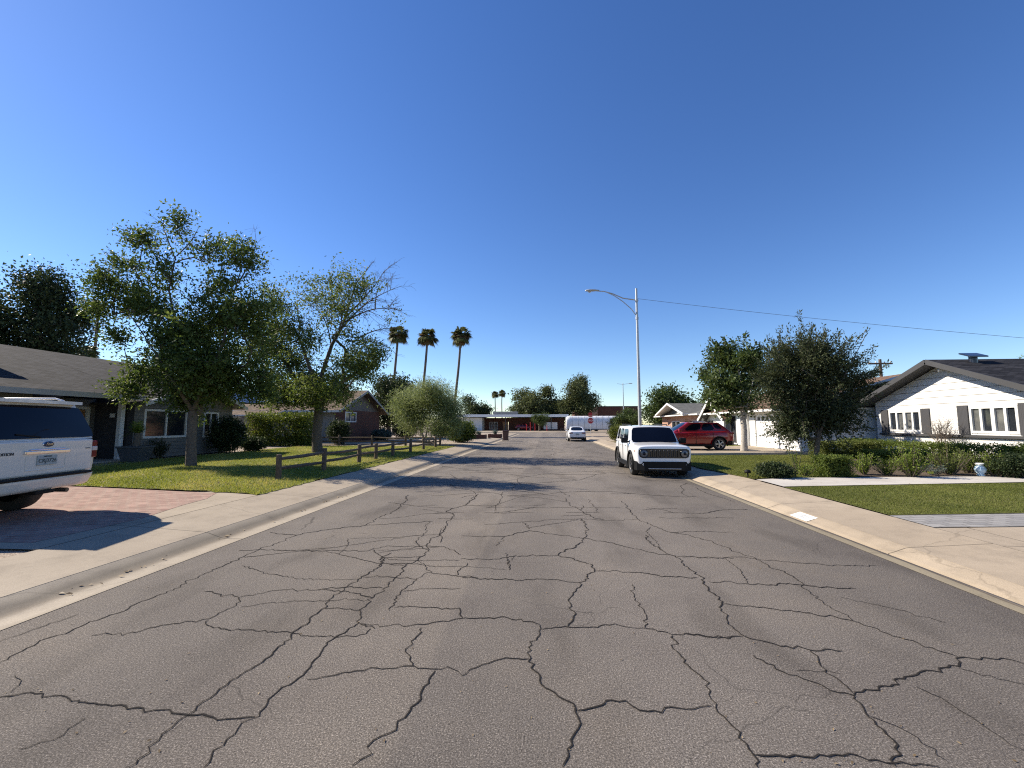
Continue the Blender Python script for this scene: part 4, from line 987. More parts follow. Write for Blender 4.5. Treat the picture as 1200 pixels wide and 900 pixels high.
# --- red crossover seen from its side
def crossover():
    root = thing('parked_car', 'dark red crossover car standing across the driveway in front of the brown-roofed house', 'car')
    st = [(2.24, .48, .60, .80, .60, .66, .60, .02), (2.22, .42, .60, .84, .68, .74, .70, .03), (2.08, .30, .62, .92, .80, .86, .80, .04), (1.75, .24, .64, .985, .84, .91, .86, .05), (1.25, .22, .66, 1.03, .86, .93, .885, .05), (.8, .21, .66, 1.06, .86, .93, .89, .04),
          (-.3, .21, .66, 1.08, .86, .925, .885, .02), (-1.3, .22, .66, 1.10, .86, .93, .88, .02), (-1.85, .30, .68, 1.11, .83, .91, .85, .02), (-2.12, .38, .70, 1.08, .77, .85, .80, .02), (-2.22, .46, .70, 1.0, .68, .77, .72, .02), (-2.24, .48, .70, .96, .64, .74, .68, .01)]
    X = (1.36, -1.36); body_part(root, loft_body(st, [(x, .36) for x in X], .40), 'body', M['red_paint'])
    cb = Cabin((1.22, .80, 1.02), (.30, .62, 1.60), (-1.45, .60, 1.58), (-2.08, .74, 1.08), .06); cb.shell(M['red_paint'], root, 'roof')
    cb.win('windshield', 'front', .05, .95, .04, .92, M['glass'], root); cb.win('rear_window', 'rear', .08, .92, .1, .9, M['glass'], root)
    for k in ('left', 'right'):
        for a, b, v0, v1 in ((.15, .45, .14, .86), (.48, .735, .14, .88), (.765, .90, .3, .86)): cb.win('side_window', k, a, b, v0, v1, M['glass'], root, rnd=.3)
    wheels(root, X, .80, .355, .23, M['alloy'])
    for x in X:
        for s in (-1, 1):
            mb = MB(); mb.tube([(x+.415*math.cos(t), s*.918, .36+.415*math.sin(t)) for t in np.linspace(-.3, math.pi+.3, 18)], .03, 6); mb.build('arch_flare', M['black_plastic'], root)
    for s in (-1, 1):
        one_box(root, 'sill_cladding', (-.95, s*.905-.03, .21), (.95, s*.905+.03, .34), M['black_plastic'])
        one_box(root, 'headlight', (1.95, s*.70-.14, .78), (2.17, s*.70+.10, .86), M['clear_lens'], .02)
        one_box(root, 'taillight', (-2.20, s*.66-.18, .92), (-1.98, s*.66+.18, 1.02), M['red_lens'], .02)
        for x in (.28, -.72): one_box(root, 'door_handle', (x-.10, s*.915-.02, .90), (x+.10, s*.915+.022, .93), M['red_paint'], .01)
        for x in (.98, -.05, -1.02): one_box(root, 'door_seam', (x-.005, s*.918-.02, .36), (x+.005, s*.918+.008, 1.07), M['gloss_black'], 0)
        mb = MB(); mb.tube([(.15, s*.60, 1.63), (.0, s*.60, 1.67), (-1.25, s*.58, 1.66), (-1.38, s*.58, 1.61)], .015, 6); mb.build('roof_rail', M['black_plastic'], root)
    mb = MB(); mb.prism([(1.9, -.84), (2.14, -.72), (2.27, -.4), (2.28, .4), (2.14, .72), (1.9, .84)], .26, .46); mb.build('front_bumper', M['black_plastic'], root, bevel=.03)
    mb = MB(); mb.prism([(-2.27, -.6), (-2.27, .6), (-2.1, .80), (-1.85, .86), (-1.85, -.86), (-2.1, -.80)], .28, .54); mb.build('rear_bumper', M['black_plastic'], root, bevel=.03)
    one_box(root, 'grille', (2.12, -.5, .56), (2.262, .5, .76), M['gloss_black'], .03)
    one_box(root, 'license_plate', (-2.262, -.16, .72), (-2.24, .16, .86), M['plate'], .004)
    mirrors(root, .86, .86, 1.04, M['red_paint'])
    return root
red = crossover()
rp = P(825, 525.5, .17); red.location = (8.62, 26.6, .18); red.rotation_euler = (0, 0, R(180))

# --- white sedan seen from behind
def sedan():
    root = thing('parked_car', 'white sedan parked at the kerb far down the road, its rear towards the camera', 'car')
    st = [(2.40, .42, .52, .66, .62, .66, .62, .02), (2.36, .34, .54, .70, .74, .78, .72, .03), (2.1, .22, .56, .78, .82, .88, .82, .04), (1.5, .18, .56, .88, .85, .91, .86, .04), (.9, .17, .56, .94, .86, .91, .87, .03), (-.9, .17, .58, .98, .86, .91, .86, .02),
          (-1.6, .22, .60, 1.0, .84, .90, .84, .03), (-2.15, .28, .62, .99, .80, .87, .80, .03), (-2.36, .36, .62, .95, .72, .80, .73, .02), (-2.40, .42, .62, .90, .68, .76, .68, .01)]
    X = (1.42, -1.36); body_part(root, loft_body(st, [(x, .33) for x in X], .37), 'body', M['white_paint'])
    cb = Cabin((1.15, .80, .93), (.25, .60, 1.40), (-.95, .60, 1.40), (-1.75, .74, 1.0), .05); cb.shell(M['white_paint'], root, 'roof')
    cb.win('windshield', 'front', .06, .94, .05, .93, M['glass'], root); cb.win('rear_window', 'rear', .09, .91, .1, .92, M['glass'], root)
    for k in ('left', 'right'):
        for a, b in ((.2, .5), (.53, .80)): cb.win('side_window', k, a, b, .12, .88, M['glass'], root)
    wheels(root, X, .79, .325, .22, M['alloy'])
    for s in (-1, 1):
        one_box(root, 'taillight', (-2.40, s*.60-.18, .76), (-2.2, s*.60+.20, .88), M['red_lens'], .02); one_box(root, 'headlight', (2.1, s*.66-.14, .60), (2.32, s*.66+.1, .69), M['clear_lens'], .02)
    one_box(root, 'rear_diffuser', (-2.42, -.66, .30), (-2.2, .66, .42), M['black_plastic'], .02)
    one_box(root, 'license_plate', (-2.415, -.16, .64), (-2.39, .16, .78), M['plate'], .004)
    mirrors(root, .72, .82, .96, M['white_paint'], .8)
    return root
wsed = sedan(); wsed.location = (3.0, 44.2, 0); wsed.rotation_euler = (0, 0, R(90))

# --- large pearl-white family wagon backing onto the road
def big_suv():
    root = thing('parked_car', 'large pearl white sport utility car parked nose-in on the brick driveway, tailgate to the road', 'car')
    st = [(2.62, .55, .72, .95, .70, .76, .72, .03), (2.58, .42, .72, 1.02, .80, .88, .84, .03), (2.4, .34, .74, 1.10, .88, .96, .92, .04), (1.9, .30, .76, 1.15, .90, .985, .94, .05), (1.2, .28, .78, 1.20, .91, .99, .95, .04), (-.2, .28, .78, 1.24, .91, .99, .95, .02), (-1.6, .30, .78, 1.27, .91, .99, .95, .01),
          (-2.3, .40, .78, 1.29, .90, .985, .945, .01), (-2.54, .46, .78, 1.29, .88, .965, .93, .01), (-2.60, .50, .78, 1.27, .86, .945, .91, .01), (-2.605, .52, .78, 1.25, .85, .935, .90, .01)]
    X = (1.55, -1.42); body_part(root, loft_body(st, [(x, .41) for x in X], .46), 'body', M['silver_white'])
    cb = Cabin((1.35, .88, 1.19), (.55, .76, 1.86), (-2.36, .745, 1.90), (-2.58, .925, 1.27), .05); cb.shell(M['silver_white'], root, 'roof')
    cb.win('windshield', 'front', .05, .95, .04, .93, M['glass'], root)
    rg = cb.win('rear_window', 'rear', -.004, 1.004, .02, .86, M['glass'], root, off=.016, rnd=.06)
    for k in ('left', 'right'):
        for a, b in ((.18, .42), (.45, .69), (.715, 1.0)): cb.win('side_window', k, a, b, .10, .88, M['glass'], root, off=.01, rnd=.12)
    wheels(root, X, .86, .405, .28, M['alloy'], rim_r=.62, spokes=6)
    mb = MB(); mb.prism([(-2.38, -.70), (-2.50, -.72), (-2.52, 0), (-2.50, .72), (-2.38, .70)], 1.86, 1.915); mb.build('roof_spoiler', M['silver_white'], root, bevel=.02)
    for s in (-1, 1):
        mb = MB(); mb.tube([(.4, s*.66, 1.93), (.3, s*.665, 1.965), (-2.1, s*.66, 1.975), (-2.25, s*.655, 1.93)], .016, 8); mb.build('roof_rail', M['alloy'], root)
        tl = one_box(root, 'taillight', (-2.63, s*.905-.055, .92), (-2.44, s*.905+.068, 1.22), M['red_lens'], .02)
        one_box(tl, 'reversing_lamp', (-2.637, s*.905-.05, 1.04), (-2.60, s*.905+.062, 1.12), M['clear_lens'], .01)
        one_box(root, 'headlight', (2.42, s*.78-.14, .88), (2.60, s*.78+.12, 1.04), M['clear_lens'], .03)
        for x in (.15, -.95): one_box(root, 'door_handle', (x-.10, s*.985-.02, 1.06), (x+.10, s*.985+.025, 1.10), M['chrome'], .01)
        for x in (.95, -.28, -1.32): one_box(root, 'door_seam', (x-.005, s*.985-.02, .5), (x+.005, s*.985+.008, 1.22), M['gloss_black'], 0)
        one_box(root, 'running_board', (-.95, s*.93-.08, .34), (.98, s*.93+.08, .40), M['black_plastic'], .02)
    # tailgate, handle bar, badge, plate recess, bumper
    mb = MB(); mb.box((-2.632, -.86, .70), (-2.56, .86, 1.258)); tg = mb.build('tailgate', M['silver_white'], root, bevel=.03)
    TB = Matrix(((0, 0, -1, 0), (-1, 0, 0, 0), (0, 1, 0, 0), (0, 0, 0, 1)))     # text plane facing backwards
    mb = MB(); mb.box((-2.665, -.38, 1.045), (-2.60, .38, 1.10)); mb.box((-2.655, -.30, 1.10), (-2.60, .30, 1.125)); mb.build('chrome_bar', M['chrome'], tg, bevel=.015)
    mb = MB(); mb.lathe([(.085, 0), (.085, .012), (.075, .016), (0, .018)], 28, 0, Matrix.Translation((-2.632, 0, 1.195)) @ Matrix.Diagonal((1, 1, .48, 1)) @ Matrix.Rotation(R(-90), 4, 'Y'))
    mb.lathe([(.094, -.002), (.094, .010), (.086, .014)], 28, 1, Matrix.Translation((-2.632, 0, 1.195)) @ Matrix.Diagonal((1, 1, .50, 1)) @ Matrix.Rotation(R(-90), 4, 'Y'))
    mb.build('badge', [M['badge_blue'], M['chrome']], tg)
    text_mesh('badge_script', 'Ford', .058, Matrix.Translation((-2.652, 0, 1.195)) @ TB, M['chrome'], tg, .002, shear=.3)
    text_mesh('model_lettering', 'EXPEDITION', .062, Matrix.Translation((-2.636, .70, 1.065)) @ TB, M['dark_alloy'], tg, .004)
    one_box(tg, 'trim_badge', (-2.64, -.80, 1.085), (-2.625, -.70, 1.10), M['dark_alloy'], .004)
    mb = MB(); mb.box((-2.64, -.34, .78), (-2.632+.004, .34, .80)); mb.box((-2.64, -.34, .80), (-2.628, -.32, 1.0)); mb.box((-2.64, .32, .80), (-2.628, .34, 1.0)); mb.build('plate_surround', M['silver_white'], tg, bevel=.004)
    pl = one_box(tg, 'license_plate', (-2.648, -.165, .86), (-2.634, .165, 1.015), M['plate'], .004)
    text_mesh('plate_characters', 'CRJ3726', .085, Matrix.Translation((-2.650, 0, .93)) @ TB, M['plate_ink'], pl, .002)
    text_mesh('plate_state', 'ARIZONA', .03, Matrix.Translation((-2.650, 0, .998)) @ TB, M['plate_ink'], pl, .002)
    mb = MB(); mb.prism([(-2.72, -.62), (-2.72, .62), (-2.66, .92), (-2.5, 1.0), (-1.98, 1.0), (-1.98, -1.0), (-2.5, -1.0), (-2.66, -.92)], .45, .68)
    mb.v = [(x + (.07 if x < -2.4 else 0), y*.94, z) if z < .5 else (x, y, z) for x, y, z in mb.v]; bp = mb.build('rear_bumper', M['silver_white'], root, bevel=.07, seg=4, merge=True)
    one_box(bp, 'step_pad', (-2.724, -.78, .652), (-2.5, .78, .70), M['black_plastic'], .02)
    one_box(bp, 'tow_hitch', (-2.66, -.16, .40), (-2.4, .16, .455), M['black_plastic'], .01)
    mb = MB(); mb.tube([(-1.4, -.62, .36), (-2.2, -.62, .38), (-2.45, -.64, .37)], .04, 8); mb.build('exhaust_pipe', M['dark_alloy'], root)
    mb = MB(); mb.bar((-1.42, -.74, .40), (-1.42, .74, .40), .14, .14); mb.lathe([(.16, -.12), (.17, 0), (.16, .12)], 12, 0, Matrix.Translation((-1.42, 0, .40)) @ FX); mb.build('rear_axle', M['gloss_black'], root)
    mb = MB(); mb.prism([(2.0, -.96), (2.5, -.9), (2.68, -.5), (2.68, .5), (2.5, .9), (2.0, .96)], .42, .66); mb.build('front_bumper', M['silver_white'], root, bevel=.05)
    one_box(root, 'grille', (2.5, -.55, .72), (2.635, .55, 1.0), M['chrome'], .03)
    mirrors(root, 1.02, .95, 1.18, M['silver_white'], 1.3)
    mb = MB(); mb.bar((-2.60, .1, 1.31), (-2.585, .48, 1.36), .02, .02); mb.build('rear_wiper', M['black_plastic'], root)
    return root
esc = big_suv(); esc.rotation_euler = (0, 0, R(190.6))
rc = Vector((-8.13, 6.42, .16)); hd = Vector((math.cos(R(190.6)), math.sin(R(190.6)), 0)); esc.location = rc + hd*2.63
# ------------------------------------------------------------------ houses
def wall(mb, p0, p1, z0, z1, ops=(), t=.09, gable=0, mi=0, mi_g=None, gm=.5, split=None):
    """outer wall from p0 to p1 (left to right seen from outside) with real openings (u0,u1,v0,v1 in metres / world z)"""
    a = Vector((p0[0], p0[1], 0)); b = Vector((p1[0], p1[1], 0)); Ln = (b-a).length; u = (b-a)/Ln; nn = Vector((u.y, -u.x, 0))
    W = lambda s, z, d=0: a + u*s - nn*d + Vector((0, 0, z))
    us = sorted({0, Ln, *[o[0] for o in ops], *[o[1] for o in ops]}); zs = sorted({z0, z1, *[o[2] for o in ops], *[o[3] for o in ops], *([split] if split else [])})
    for i in range(len(us)-1):
        for j in range(len(zs)-1):
            cu, cz = (us[i]+us[i+1])/2, (zs[j]+zs[j+1])/2
            if any(o[0] < cu < o[1] and o[2] < cz < o[3] for o in ops): continue
            mb.face([W(us[i], zs[j]), W(us[i+1], zs[j]), W(us[i+1], zs[j+1]), W(us[i], zs[j+1])], mi if not (split and cz > split) else mi_g)
    for o in ops:
        q = [(o[0], o[2]), (o[1], o[2]), (o[1], o[3]), (o[0], o[3])]
        for k in range(4):
            m, n = q[k], q[(k+1) % 4]; mb.face([W(*n), W(*m), W(m[0], m[1], t), W(n[0], n[1], t)], mi)
    if gable: mb.face([W(0, z1), W(Ln, z1), W(Ln*gm, z1+gable)], mi if mi_g is None else mi_g)
    return W
def window(root, W, o, frame, pane, mull=(), hm=(), fw=.06, d=.07, name='window', blind=()):
    u0, u1, z0, z1 = o; mb = MB()
    def fb(ua, ub, za, zb, da=-.025, db=None):
        db = d if db is None else db; p = [W(ua, za, da), W(ub, za, da), W(ub, za, db), W(ua, za, db), W(ua, zb, da), W(ub, zb, da), W(ub, zb, db), W(ua, zb, db)]
        mb.mesh(p, [(3,2,1,0),(4,5,6,7),(0,1,5,4),(1,2,6,5),(2,3,7,6),(3,0,4,7)])
    e = .002
    fb(u0-e, u0+fw, z0-e, z1+e); fb(u1-fw, u1+e, z0-e, z1+e); fb(u0+fw, u1-fw, z0-e, z0+fw); fb(u0+fw, u1-fw, z1-fw, z1+e)
    for m in mull: c = u0+(u1-u0)*m[0]; fb(c-m[1]/2, c+m[1]/2, z0+fw, z1-fw, -.01 if m[1] < .1 else -.02)
    for m in hm: c = z0+(z1-z0)*m; fb(u0+fw, u1-fw, c-.02, c+.02, -.008)
    f = mb.build(name, frame, root, world=True)
    cuts = [u0+fw] + [u0+(u1-u0)*m[0] for m in mull] + [u1-fw]
    for i in range(len(cuts)-1):
        mb = MB(); dd = d-.015; mb.face([W(cuts[i], z0+fw*.5, dd), W(cuts[i+1], z0+fw*.5, dd), W(cuts[i+1], z1-fw*.5, dd), W(cuts[i], z1-fw*.5, dd)])
        p = mb.build('pane', M['pane_blind'] if i in blind else pane, None, world=False)
        rl = Vector(root.location)
        for v in p.data.vertices: v.co -= rl
        p.parent = f; KIDS.setdefault(f.name, []).append(p)
    return f
def hbox(root, name, lo, hi, m, bevel=0):
    mb = MB(); mb.box(lo, hi); return mb.build(name, m, root, world=True, bevel=bevel)
def hbar(root, name, a, b, w, h, m, up=(0, 0, 1)):
    mb = MB(); mb.bar(a, b, w, h, 0, up); return mb.build(name, m, root, world=True)
def hslab(root, name, qs, t, m, ms):
    mb = MB()
    for q in qs: mb.slab(q, t, 0, 1)
    return mb.build(name, [m, ms], root, world=True)

# ---- dark-roofed house behind the brick driveway
h1 = thing('house', 'low dark grey house with charcoal shingle roof and recessed front door behind the brick driveway', 'house', (-18, 16, .16))
mb = MB(); GX = -18
W1 = wall(mb, (GX, 2.5), (GX, 15.0), .16, 2.75, [(8.2, 10.6, 1.0, 2.3)])
wall(mb, (GX, 15.0), (-19.5, 15.0), .16, 2.75); WD = wall(mb, (-19.5, 15.0), (-19.5, 18.45), .16, 2.75, [(2.1, 3.1, .2, 2.3)])
W2 = wall(mb, (-17.65, 18.45), (-17.65, 24.2), .16, 2.62, [(.45, 2.75, 1.05, 2.35), (3.75, 4.75, 1.0, 2.3)], gable=.98)
wall(mb, (-17.65, 24.2), (-30, 24.2), .16, 2.7); wall(mb, (-30, 24.2), (-30, 2.5), .16, 2.75); wall(mb, (-30, 2.5), (GX, 2.5), .16, 2.75)
mb.build('wall', M['siding_grey'], h1, world=True)
mb = MB(); wall(mb, (-19.5, 18.45), (-17.65, 18.45), .16, 2.7); mb.build('entry_side_wall', M['charcoal_wall'], h1, world=True)
window(h1, W1, (8.2, 10.6, 1.0, 2.3), M['trim_white'], M['pane'], [(.5, .06)], fw=.08)
window(h1, W2, (.45, 2.75, 1.05, 2.35), M['trim_white'], M['pane'], [(.5, .06)], fw=.09)
window(h1, W2, (3.75, 4.75, 1.0, 2.3), M['trim_white'], M['pane'], [(.5, .05)], fw=.08)
d = hbox(h1, 'front_door', (-19.56, 17.15, .2), (-19.5, 18.05, 2.28), M['door_wood'], .01)
for y0, y1, z0, z1 in ((17.0, 17.12, .17, 2.42), (18.08, 18.2, .17, 2.42), (17.12, 18.08, 2.3, 2.42)): hbox(h1, 'door_frame', (-19.54, y0, z0), (-19.44, y1, z1), M['trim_white'])
hbox(h1, 'column', (-18.12, 18.14, .16), (-17.94, 18.32, 2.72), M['trim_white'], .01)
hbox(h1, 'porch_step', (-19.5, 15.05, .15), (-17.4, 18.4, .21), M['concrete_step'], .01)
# roofs
zr, xr = 5.2, -24.0; ev = lambda x: 2.85 + (-17.15-x)*.343
hslab(h1, 'roof', [[(-17.15, 1.9, 2.87), (-17.15, 18.5, 2.87), (xr, 18.5, zr), (xr, 1.9, zr)], [(-19.3, 18.5, ev(-19.3)+.02), (-19.3, 24.9, ev(-19.3)+.02), (xr, 24.9, zr), (xr, 18.5, zr)],
                   [(xr, 1.9, zr+.001), (xr, 24.9, zr+.001), (-30.9, 24.9, 2.85), (-30.9, 1.9, 2.85)]], .14, M['shingle_dark'], M['dark_trim'])
g0, g1, gz, ge = 21.33, 3.1, 3.72, 2.60
hslab(h1, 'front_gable_roof', [[(-16.95, g0-g1, ge), (-16.95, g0, gz), (-22, g0, gz), (-22, g0-g1, ge)], [(-16.95, g0, gz+.001), (-16.95, g0+g1, ge), (-22, g0+g1, ge), (-22, g0, gz+.001)]], .10, M['shingle_dark'], M['dark_trim'])
hbar(h1, 'fascia', (-17.12, 1.9, 2.78), (-17.12, 18.5, 2.78), .03, .19, M['fascia_grey'])
for s in (-1, 1): hbar(h1, 'rake_board', (-16.925, g0+s*(g1+.02), ge-.07), (-16.925, g0+s*.001, gz-.07), .03, .17, M['trim_white'])
mb = MB(); mb.box((-26, 3, 4.6), (-21.6, 15.2, 5.25)); mb.build('roof_monitor', M['grey_wall'], h1, world=True)
hslab(h1, 'monitor_roof', [[(-21.0, 2.6, 5.32), (-21.0, 15.7, 5.32), (-24, 15.7, 5.95), (-24, 2.6, 5.95)], [(-24, 2.6, 5.951), (-24, 15.7, 5.951), (-27, 15.7, 5.32), (-27, 2.6, 5.32)]], .10, M['shingle_dark'], M['trim_white'])
hbar(h1, 'monitor_fascia', (-20.97, 2.6, 5.24), (-20.97, 15.72, 5.24), .04, .17, M['trim_white'])
hbar(h1, 'ridge_flashing', (-23.0, 23.4, 4.93), (-22.2, 24.9, 4.68), .25, .03, M['galv'])
lamp = thing('wall_lamp', 'small square white lamp on the dark wall beside the recessed front door', 'lamp', (-18.55, 18.40, 2.05))
one_box(lamp, 'lamp_shade', (-.07, -.12, -.09), (.07, .0, .09), M['trim_white'], .01); one_box(lamp, 'lamp_bracket', (-.03, -.01, .09), (.03, .05, .14), M['dark_trim'], 0)

# ---- brick house with the board gable
h2 = thing('house', 'brick house with tan shingle roof, solar panels and a board-clad gable over a small window', 'house', (-17.3, 40, .13))
mb = MB(); y0, y1, xf = 35.3, 44.7, -17.3
W3 = wall(mb, (xf, y0), (xf, y1), .13, 2.92, [(1.75, 3.95, 1.85, 2.75)], gable=1.72, mi=0, mi_g=1, split=2.90)
W4 = wall(mb, (-36, y0), (xf, y0), .13, 2.92, [(8.0, 10.5, 1.0, 2.3), (11.2, 12.2, .2, 2.3)], mi=2); wall(mb, (xf, y1), (-36, y1), .13, 2.92); wall(mb, (-36, y1), (-36, y0), .13, 2.92)
mb.build('wall', [M['brick_red'], M['board_taupe'], M['grey_wall']], h2, world=True)
window(h2, W3, (1.75, 3.95, 1.85, 2.75), M['trim_white'], M['pane'], [(.5, .06)], fw=.09); window(h2, W4, (8.0, 10.5, 1.0, 2.3), M['trim_white'], M['pane'], [(.5, .06)])
hbox(h2, 'front_door', (-24.8, y0+.05, .2), (-23.8, y0+.09, 2.3), M['door_wood'])
z_e, z_r = 2.78, 4.82
hslab(h2, 'roof', [[(-16.6, 34.6, z_e), (-16.6, 40, z_r), (-37, 40, z_r), (-37, 34.6, z_e)], [(-16.6, 40, z_r+.001), (-16.6, 45.4, z_e), (-37, 45.4, z_e), (-37, 40, z_r+.001)]], .14, M['shingle_tan'], M['wood_grey'])
for s in (-1, 1): hbar(h2, 'rake_board', (-16.57, 40+s*5.42, z_e-.09), (-16.57, 40, z_r-.09), .04, .2, M['grey_wall'])
hbar(h2, 'fascia', (-37, 34.58, z_e-.06), (-16.6, 34.58, z_e-.06), .04, .17, M['trim_white'])
hslab(h2, 'porch_roof', [[(-25.5, 33.1, 2.42), (-21.2, 33.1, 2.42), (-21.2, 34.75, 2.84), (-25.5, 34.75, 2.84)]], .1, M['shingle_tan'], M['trim_white'])
for x in (-25.2, -21.6): hbox(h2, 'porch_post', (x-.06, 33.2, .13), (x+.06, 33.32, 2.34), M['trim_white'])
sl_ = (z_r-z_e)/5.4
for i in range(5):
    x0 = -31.5 + i*2.02; a, b = 36.3, 39.4
    zz = lambda y: z_e + (y-34.6)*sl_ + .12
    hslab(h2, 'solar_panel', [[(x0, a, zz(a)), (x0+2.0, a, zz(a)), (x0+2.0, b, zz(b)), (x0, b, zz(b))]], .05, M['solar'], M['dark_trim'])

# ---- white gabled house with black shutters
h4 = thing('house', 'white brick house with broad gable, black shutters and black shingle roof', 'house', (18, 20.5, .2))
mb = MB(); X4 = 18.0; a4, b4 = 24.9, 16.6
winL = (a4-24.02, a4-22.1, 1.30, 2.36); winR = (a4-19.72, a4-17.82, 1.30, 2.42)
W5 = wall(mb, (X4, a4), (X4, b4), .2, 2.82, [winL, winR], gable=1.60, mi=0, mi_g=1, split=2.55, gm=.5)
wall(mb, (X4, b4), (36, b4), .2, 2.78); wall(mb, (36, b4), (36, a4), .2, 2.78, gable=1.60); wall(mb, (36, a4), (X4, a4), .2, 2.78)
mb.build('wall', [M['brick_white'], M['siding_white']], h4, world=True)
for o in (winL, winR):
    window(h4, W5, o, M['trim_white'], M['pane'], [(.25, .10), (.5, .15), (.75, .10)], fw=.10, blind=(1, 2) if o is winL else (0, 2))
    for s in (0, 1):
        u = o[0]-.50 if s == 0 else o[1]+.04
        mb = MB(); p = [W5(u, o[2]-.06, -.05), W5(u+.46, o[2]-.06, -.05), W5(u+.46, o[2]-.06, -.003), W5(u, o[2]-.06, -.003)]; q = [v + Vector((0, 0, o[3]-o[2]+.12)) for v in p]
        mb.mesh(p+q, [(3,2,1,0),(4,5,6,7),(0,1,5,4),(1,2,6,5),(2,3,7,6),(3,0,4,7)]); mb.build('shutter', M['shutter'], h4, world=True)
hbox(h4, 'sill_beam', (X4-.13, 16.4, 1.11), (X4-.004, 24.6, 1.225), M['dark_trim'], .01)
e4, r4, hw = 2.81, 4.61, 4.6; yc = 20.75
hslab(h4, 'roof', [[(17.3, yc-hw, e4), (17.3, yc, r4), (37, yc, r4), (37, yc-hw, e4)], [(17.3, yc, r4+.001), (17.3, yc+hw, e4), (37, yc+hw, e4), (37, yc, r4+.001)]], .16, M['shingle_black'], M['dark_trim'])
for s in (-1, 1): hbar(h4, 'rake_board', (17.27, yc+s*(hw+.02), e4-.10), (17.27, yc, r4-.10), .04, .22, M['dark_trim'])
mb = MB(); sgn = [(18.5, 20.0, 4.66), (19.25, 20.0, 4.66), (19.25, 20.5, 4.86), (18.5, 20.5, 4.86)]; mb.slab(sgn, .06); mb.tube([(18.85, 20.25, 4.3), (18.85, 20.25, 4.70)], .15, 10); mb.build('solar_vent', [M['solar']], h4, world=True)
hbar(h4, 'security_light_bracket', (17.6, 20.5, 4.1), (17.98, 20.5, 4.1), .08, .1, M['trim_white'])

# ---- brown-roofed house with the white garage door
h3 = thing('house', 'brown-roofed house with a white garage door behind the young trees', 'house', (14.2, 33, .17))
mb = MB(); X3 = 14.2; A3, B3 = 40.2, 25.35
gar = (A3-30.45, A3-25.75, .20, 2.30); sld = (A3-35.4, A3-33.4, .3, 2.3); wn3 = (1.2, 2.6, .9, 2.1)
W6 = wall(mb, (X3, A3), (X3, B3), .17, 2.6, [gar, sld, wn3], t=.12)
wall(mb, (X3, B3), (26, B3), .17, 2.6); wall(mb, (26, B3), (26, A3), .17, 2.6); wall(mb, (26, A3), (X3, A3), .17, 2.6)
mb.build('wall', M['white_wall'], h3, world=True)
mb = MB(); xg = X3+.10
for k in range(4):
    z0 = .20+k*.525; mb.box((xg-.03, 25.77, z0+.006), (xg, 30.43, z0+.519))
g = mb.build('garage_door', M['white_plain'], h3, world=True, bevel=.008)
for k in range(8):
    y = 26.05+k*.545; mb = MB(); mb.box((xg-.038, y, 1.93), (xg-.031, y+.34, 2.18)); o = mb.build('pane', M['pane'], None)
    for v in o.data.vertices: v.co -= Vector(h3.location)
    o.parent = g; KIDS.setdefault(g.name, []).append(o)
window(h3, W6, sld, M['dark_trim'], M['pane'], [(.5, .06)], fw=.07); window(h3, W6, wn3, M['trim_white'], M['pane_blind'], [(.5, .06)], fw=.09)
hslab(h3, 'roof', [[(13.5, 25.15, 2.60), (13.5, 40.9, 2.60), (20, 40.9, 4.5), (20, 25.15, 4.5)], [(20, 25.15, 4.501), (20, 40.9, 4.501), (26.6, 40.9, 2.6), (26.6, 25.15, 2.6)]], .14, M['shingle_brown'], M['trim_white'])
yg, hwg, zg, zge = 36.6, 2.65, 3.72, 2.05; xp = 13.45
hslab(h3, 'porch_gable_roof', [[(xp, yg-hwg, zge), (xp, yg, zg), (18, yg, zg), (18, yg-hwg, zge)], [(xp, yg, zg+.001), (xp, yg+hwg, zge), (18, yg+hwg, zge), (18, yg, zg+.001)]], .12, M['shingle_brown'], M['dark_trim'])
for s in (-1, 1): hbar(h3, 'rake_board', (xp-.03, yg+s*(hwg+.05), zge-.08), (xp-.03, yg, zg-.08), .05, .24, M['trim_white'])
mb = MB(); mb.face([(14.1, yg+2.4, 2.5), (14.1, yg-2.4, 2.5), (14.1, yg, 3.55)]); mb.build('gable_infill', M['dark_trim'], h3, world=True)  # charcoal face paints in the deep shade under the gable overhang
for y in (yg-2.3, yg+2.3): hbox(h3, 'porch_post', (xp+.2, y-.07, .17), (xp+.34, y+.07, 2.2), M['trim_white'])
hbox(h3, 'trim_post', (14.06, 31.3, .17), (14.19, 32.9, 2.5), M['white_plain'])

# ---- grey-roofed brick house beyond it
h5 = thing('house', 'salmon brick house with grey hip roof and white-trimmed gable beyond the red car', 'house', (14, 46, .15))
mb = MB(); W7 = wall(mb, (14, 52), (14, 38.3), .15, 2.6, [(4.0, 7.0, .8, 2.0), (8.6, 9.6, .2, 2.2), (10.8, 12.6, .9, 2.0)])
wall(mb, (14, 38.3), (25, 38.3), .15, 2.6); wall(mb, (25, 38.3), (25, 52), .15, 2.6); wall(mb, (25, 52), (14, 52), .15, 2.6); mb.build('wall', M['brick_salmon'], h5, world=True)
window(h5, W7, (4.0, 7.0, .8, 2.0), M['trim_white'], M['pane'], [(.5, .06)]); window(h5, W7, (10.8, 12.6, .9, 2.0), M['trim_white'], M['pane'], [(.5, .06)]); hbox(h5, 'front_door', (14.03, 42.4, .2), (14.08, 43.4, 2.2), M['door_wood'])
hslab(h5, 'roof', [[(13.2, 37.6, 2.62), (13.2, 52.8, 2.62), (19, 50, 4.1), (19, 41, 4.1)], [(19, 41, 4.1), (19, 50, 4.1), (25.6, 52.8, 2.62), (25.6, 37.6, 2.62)], [(13.2, 37.6, 2.622), (19, 41, 4.102), (25.6, 37.6, 2.622)], [(13.2, 52.8, 2.622), (25.6, 52.8, 2.622), (19, 50, 4.102)]], .12, M['shingle_grey'], M['trim_white'])
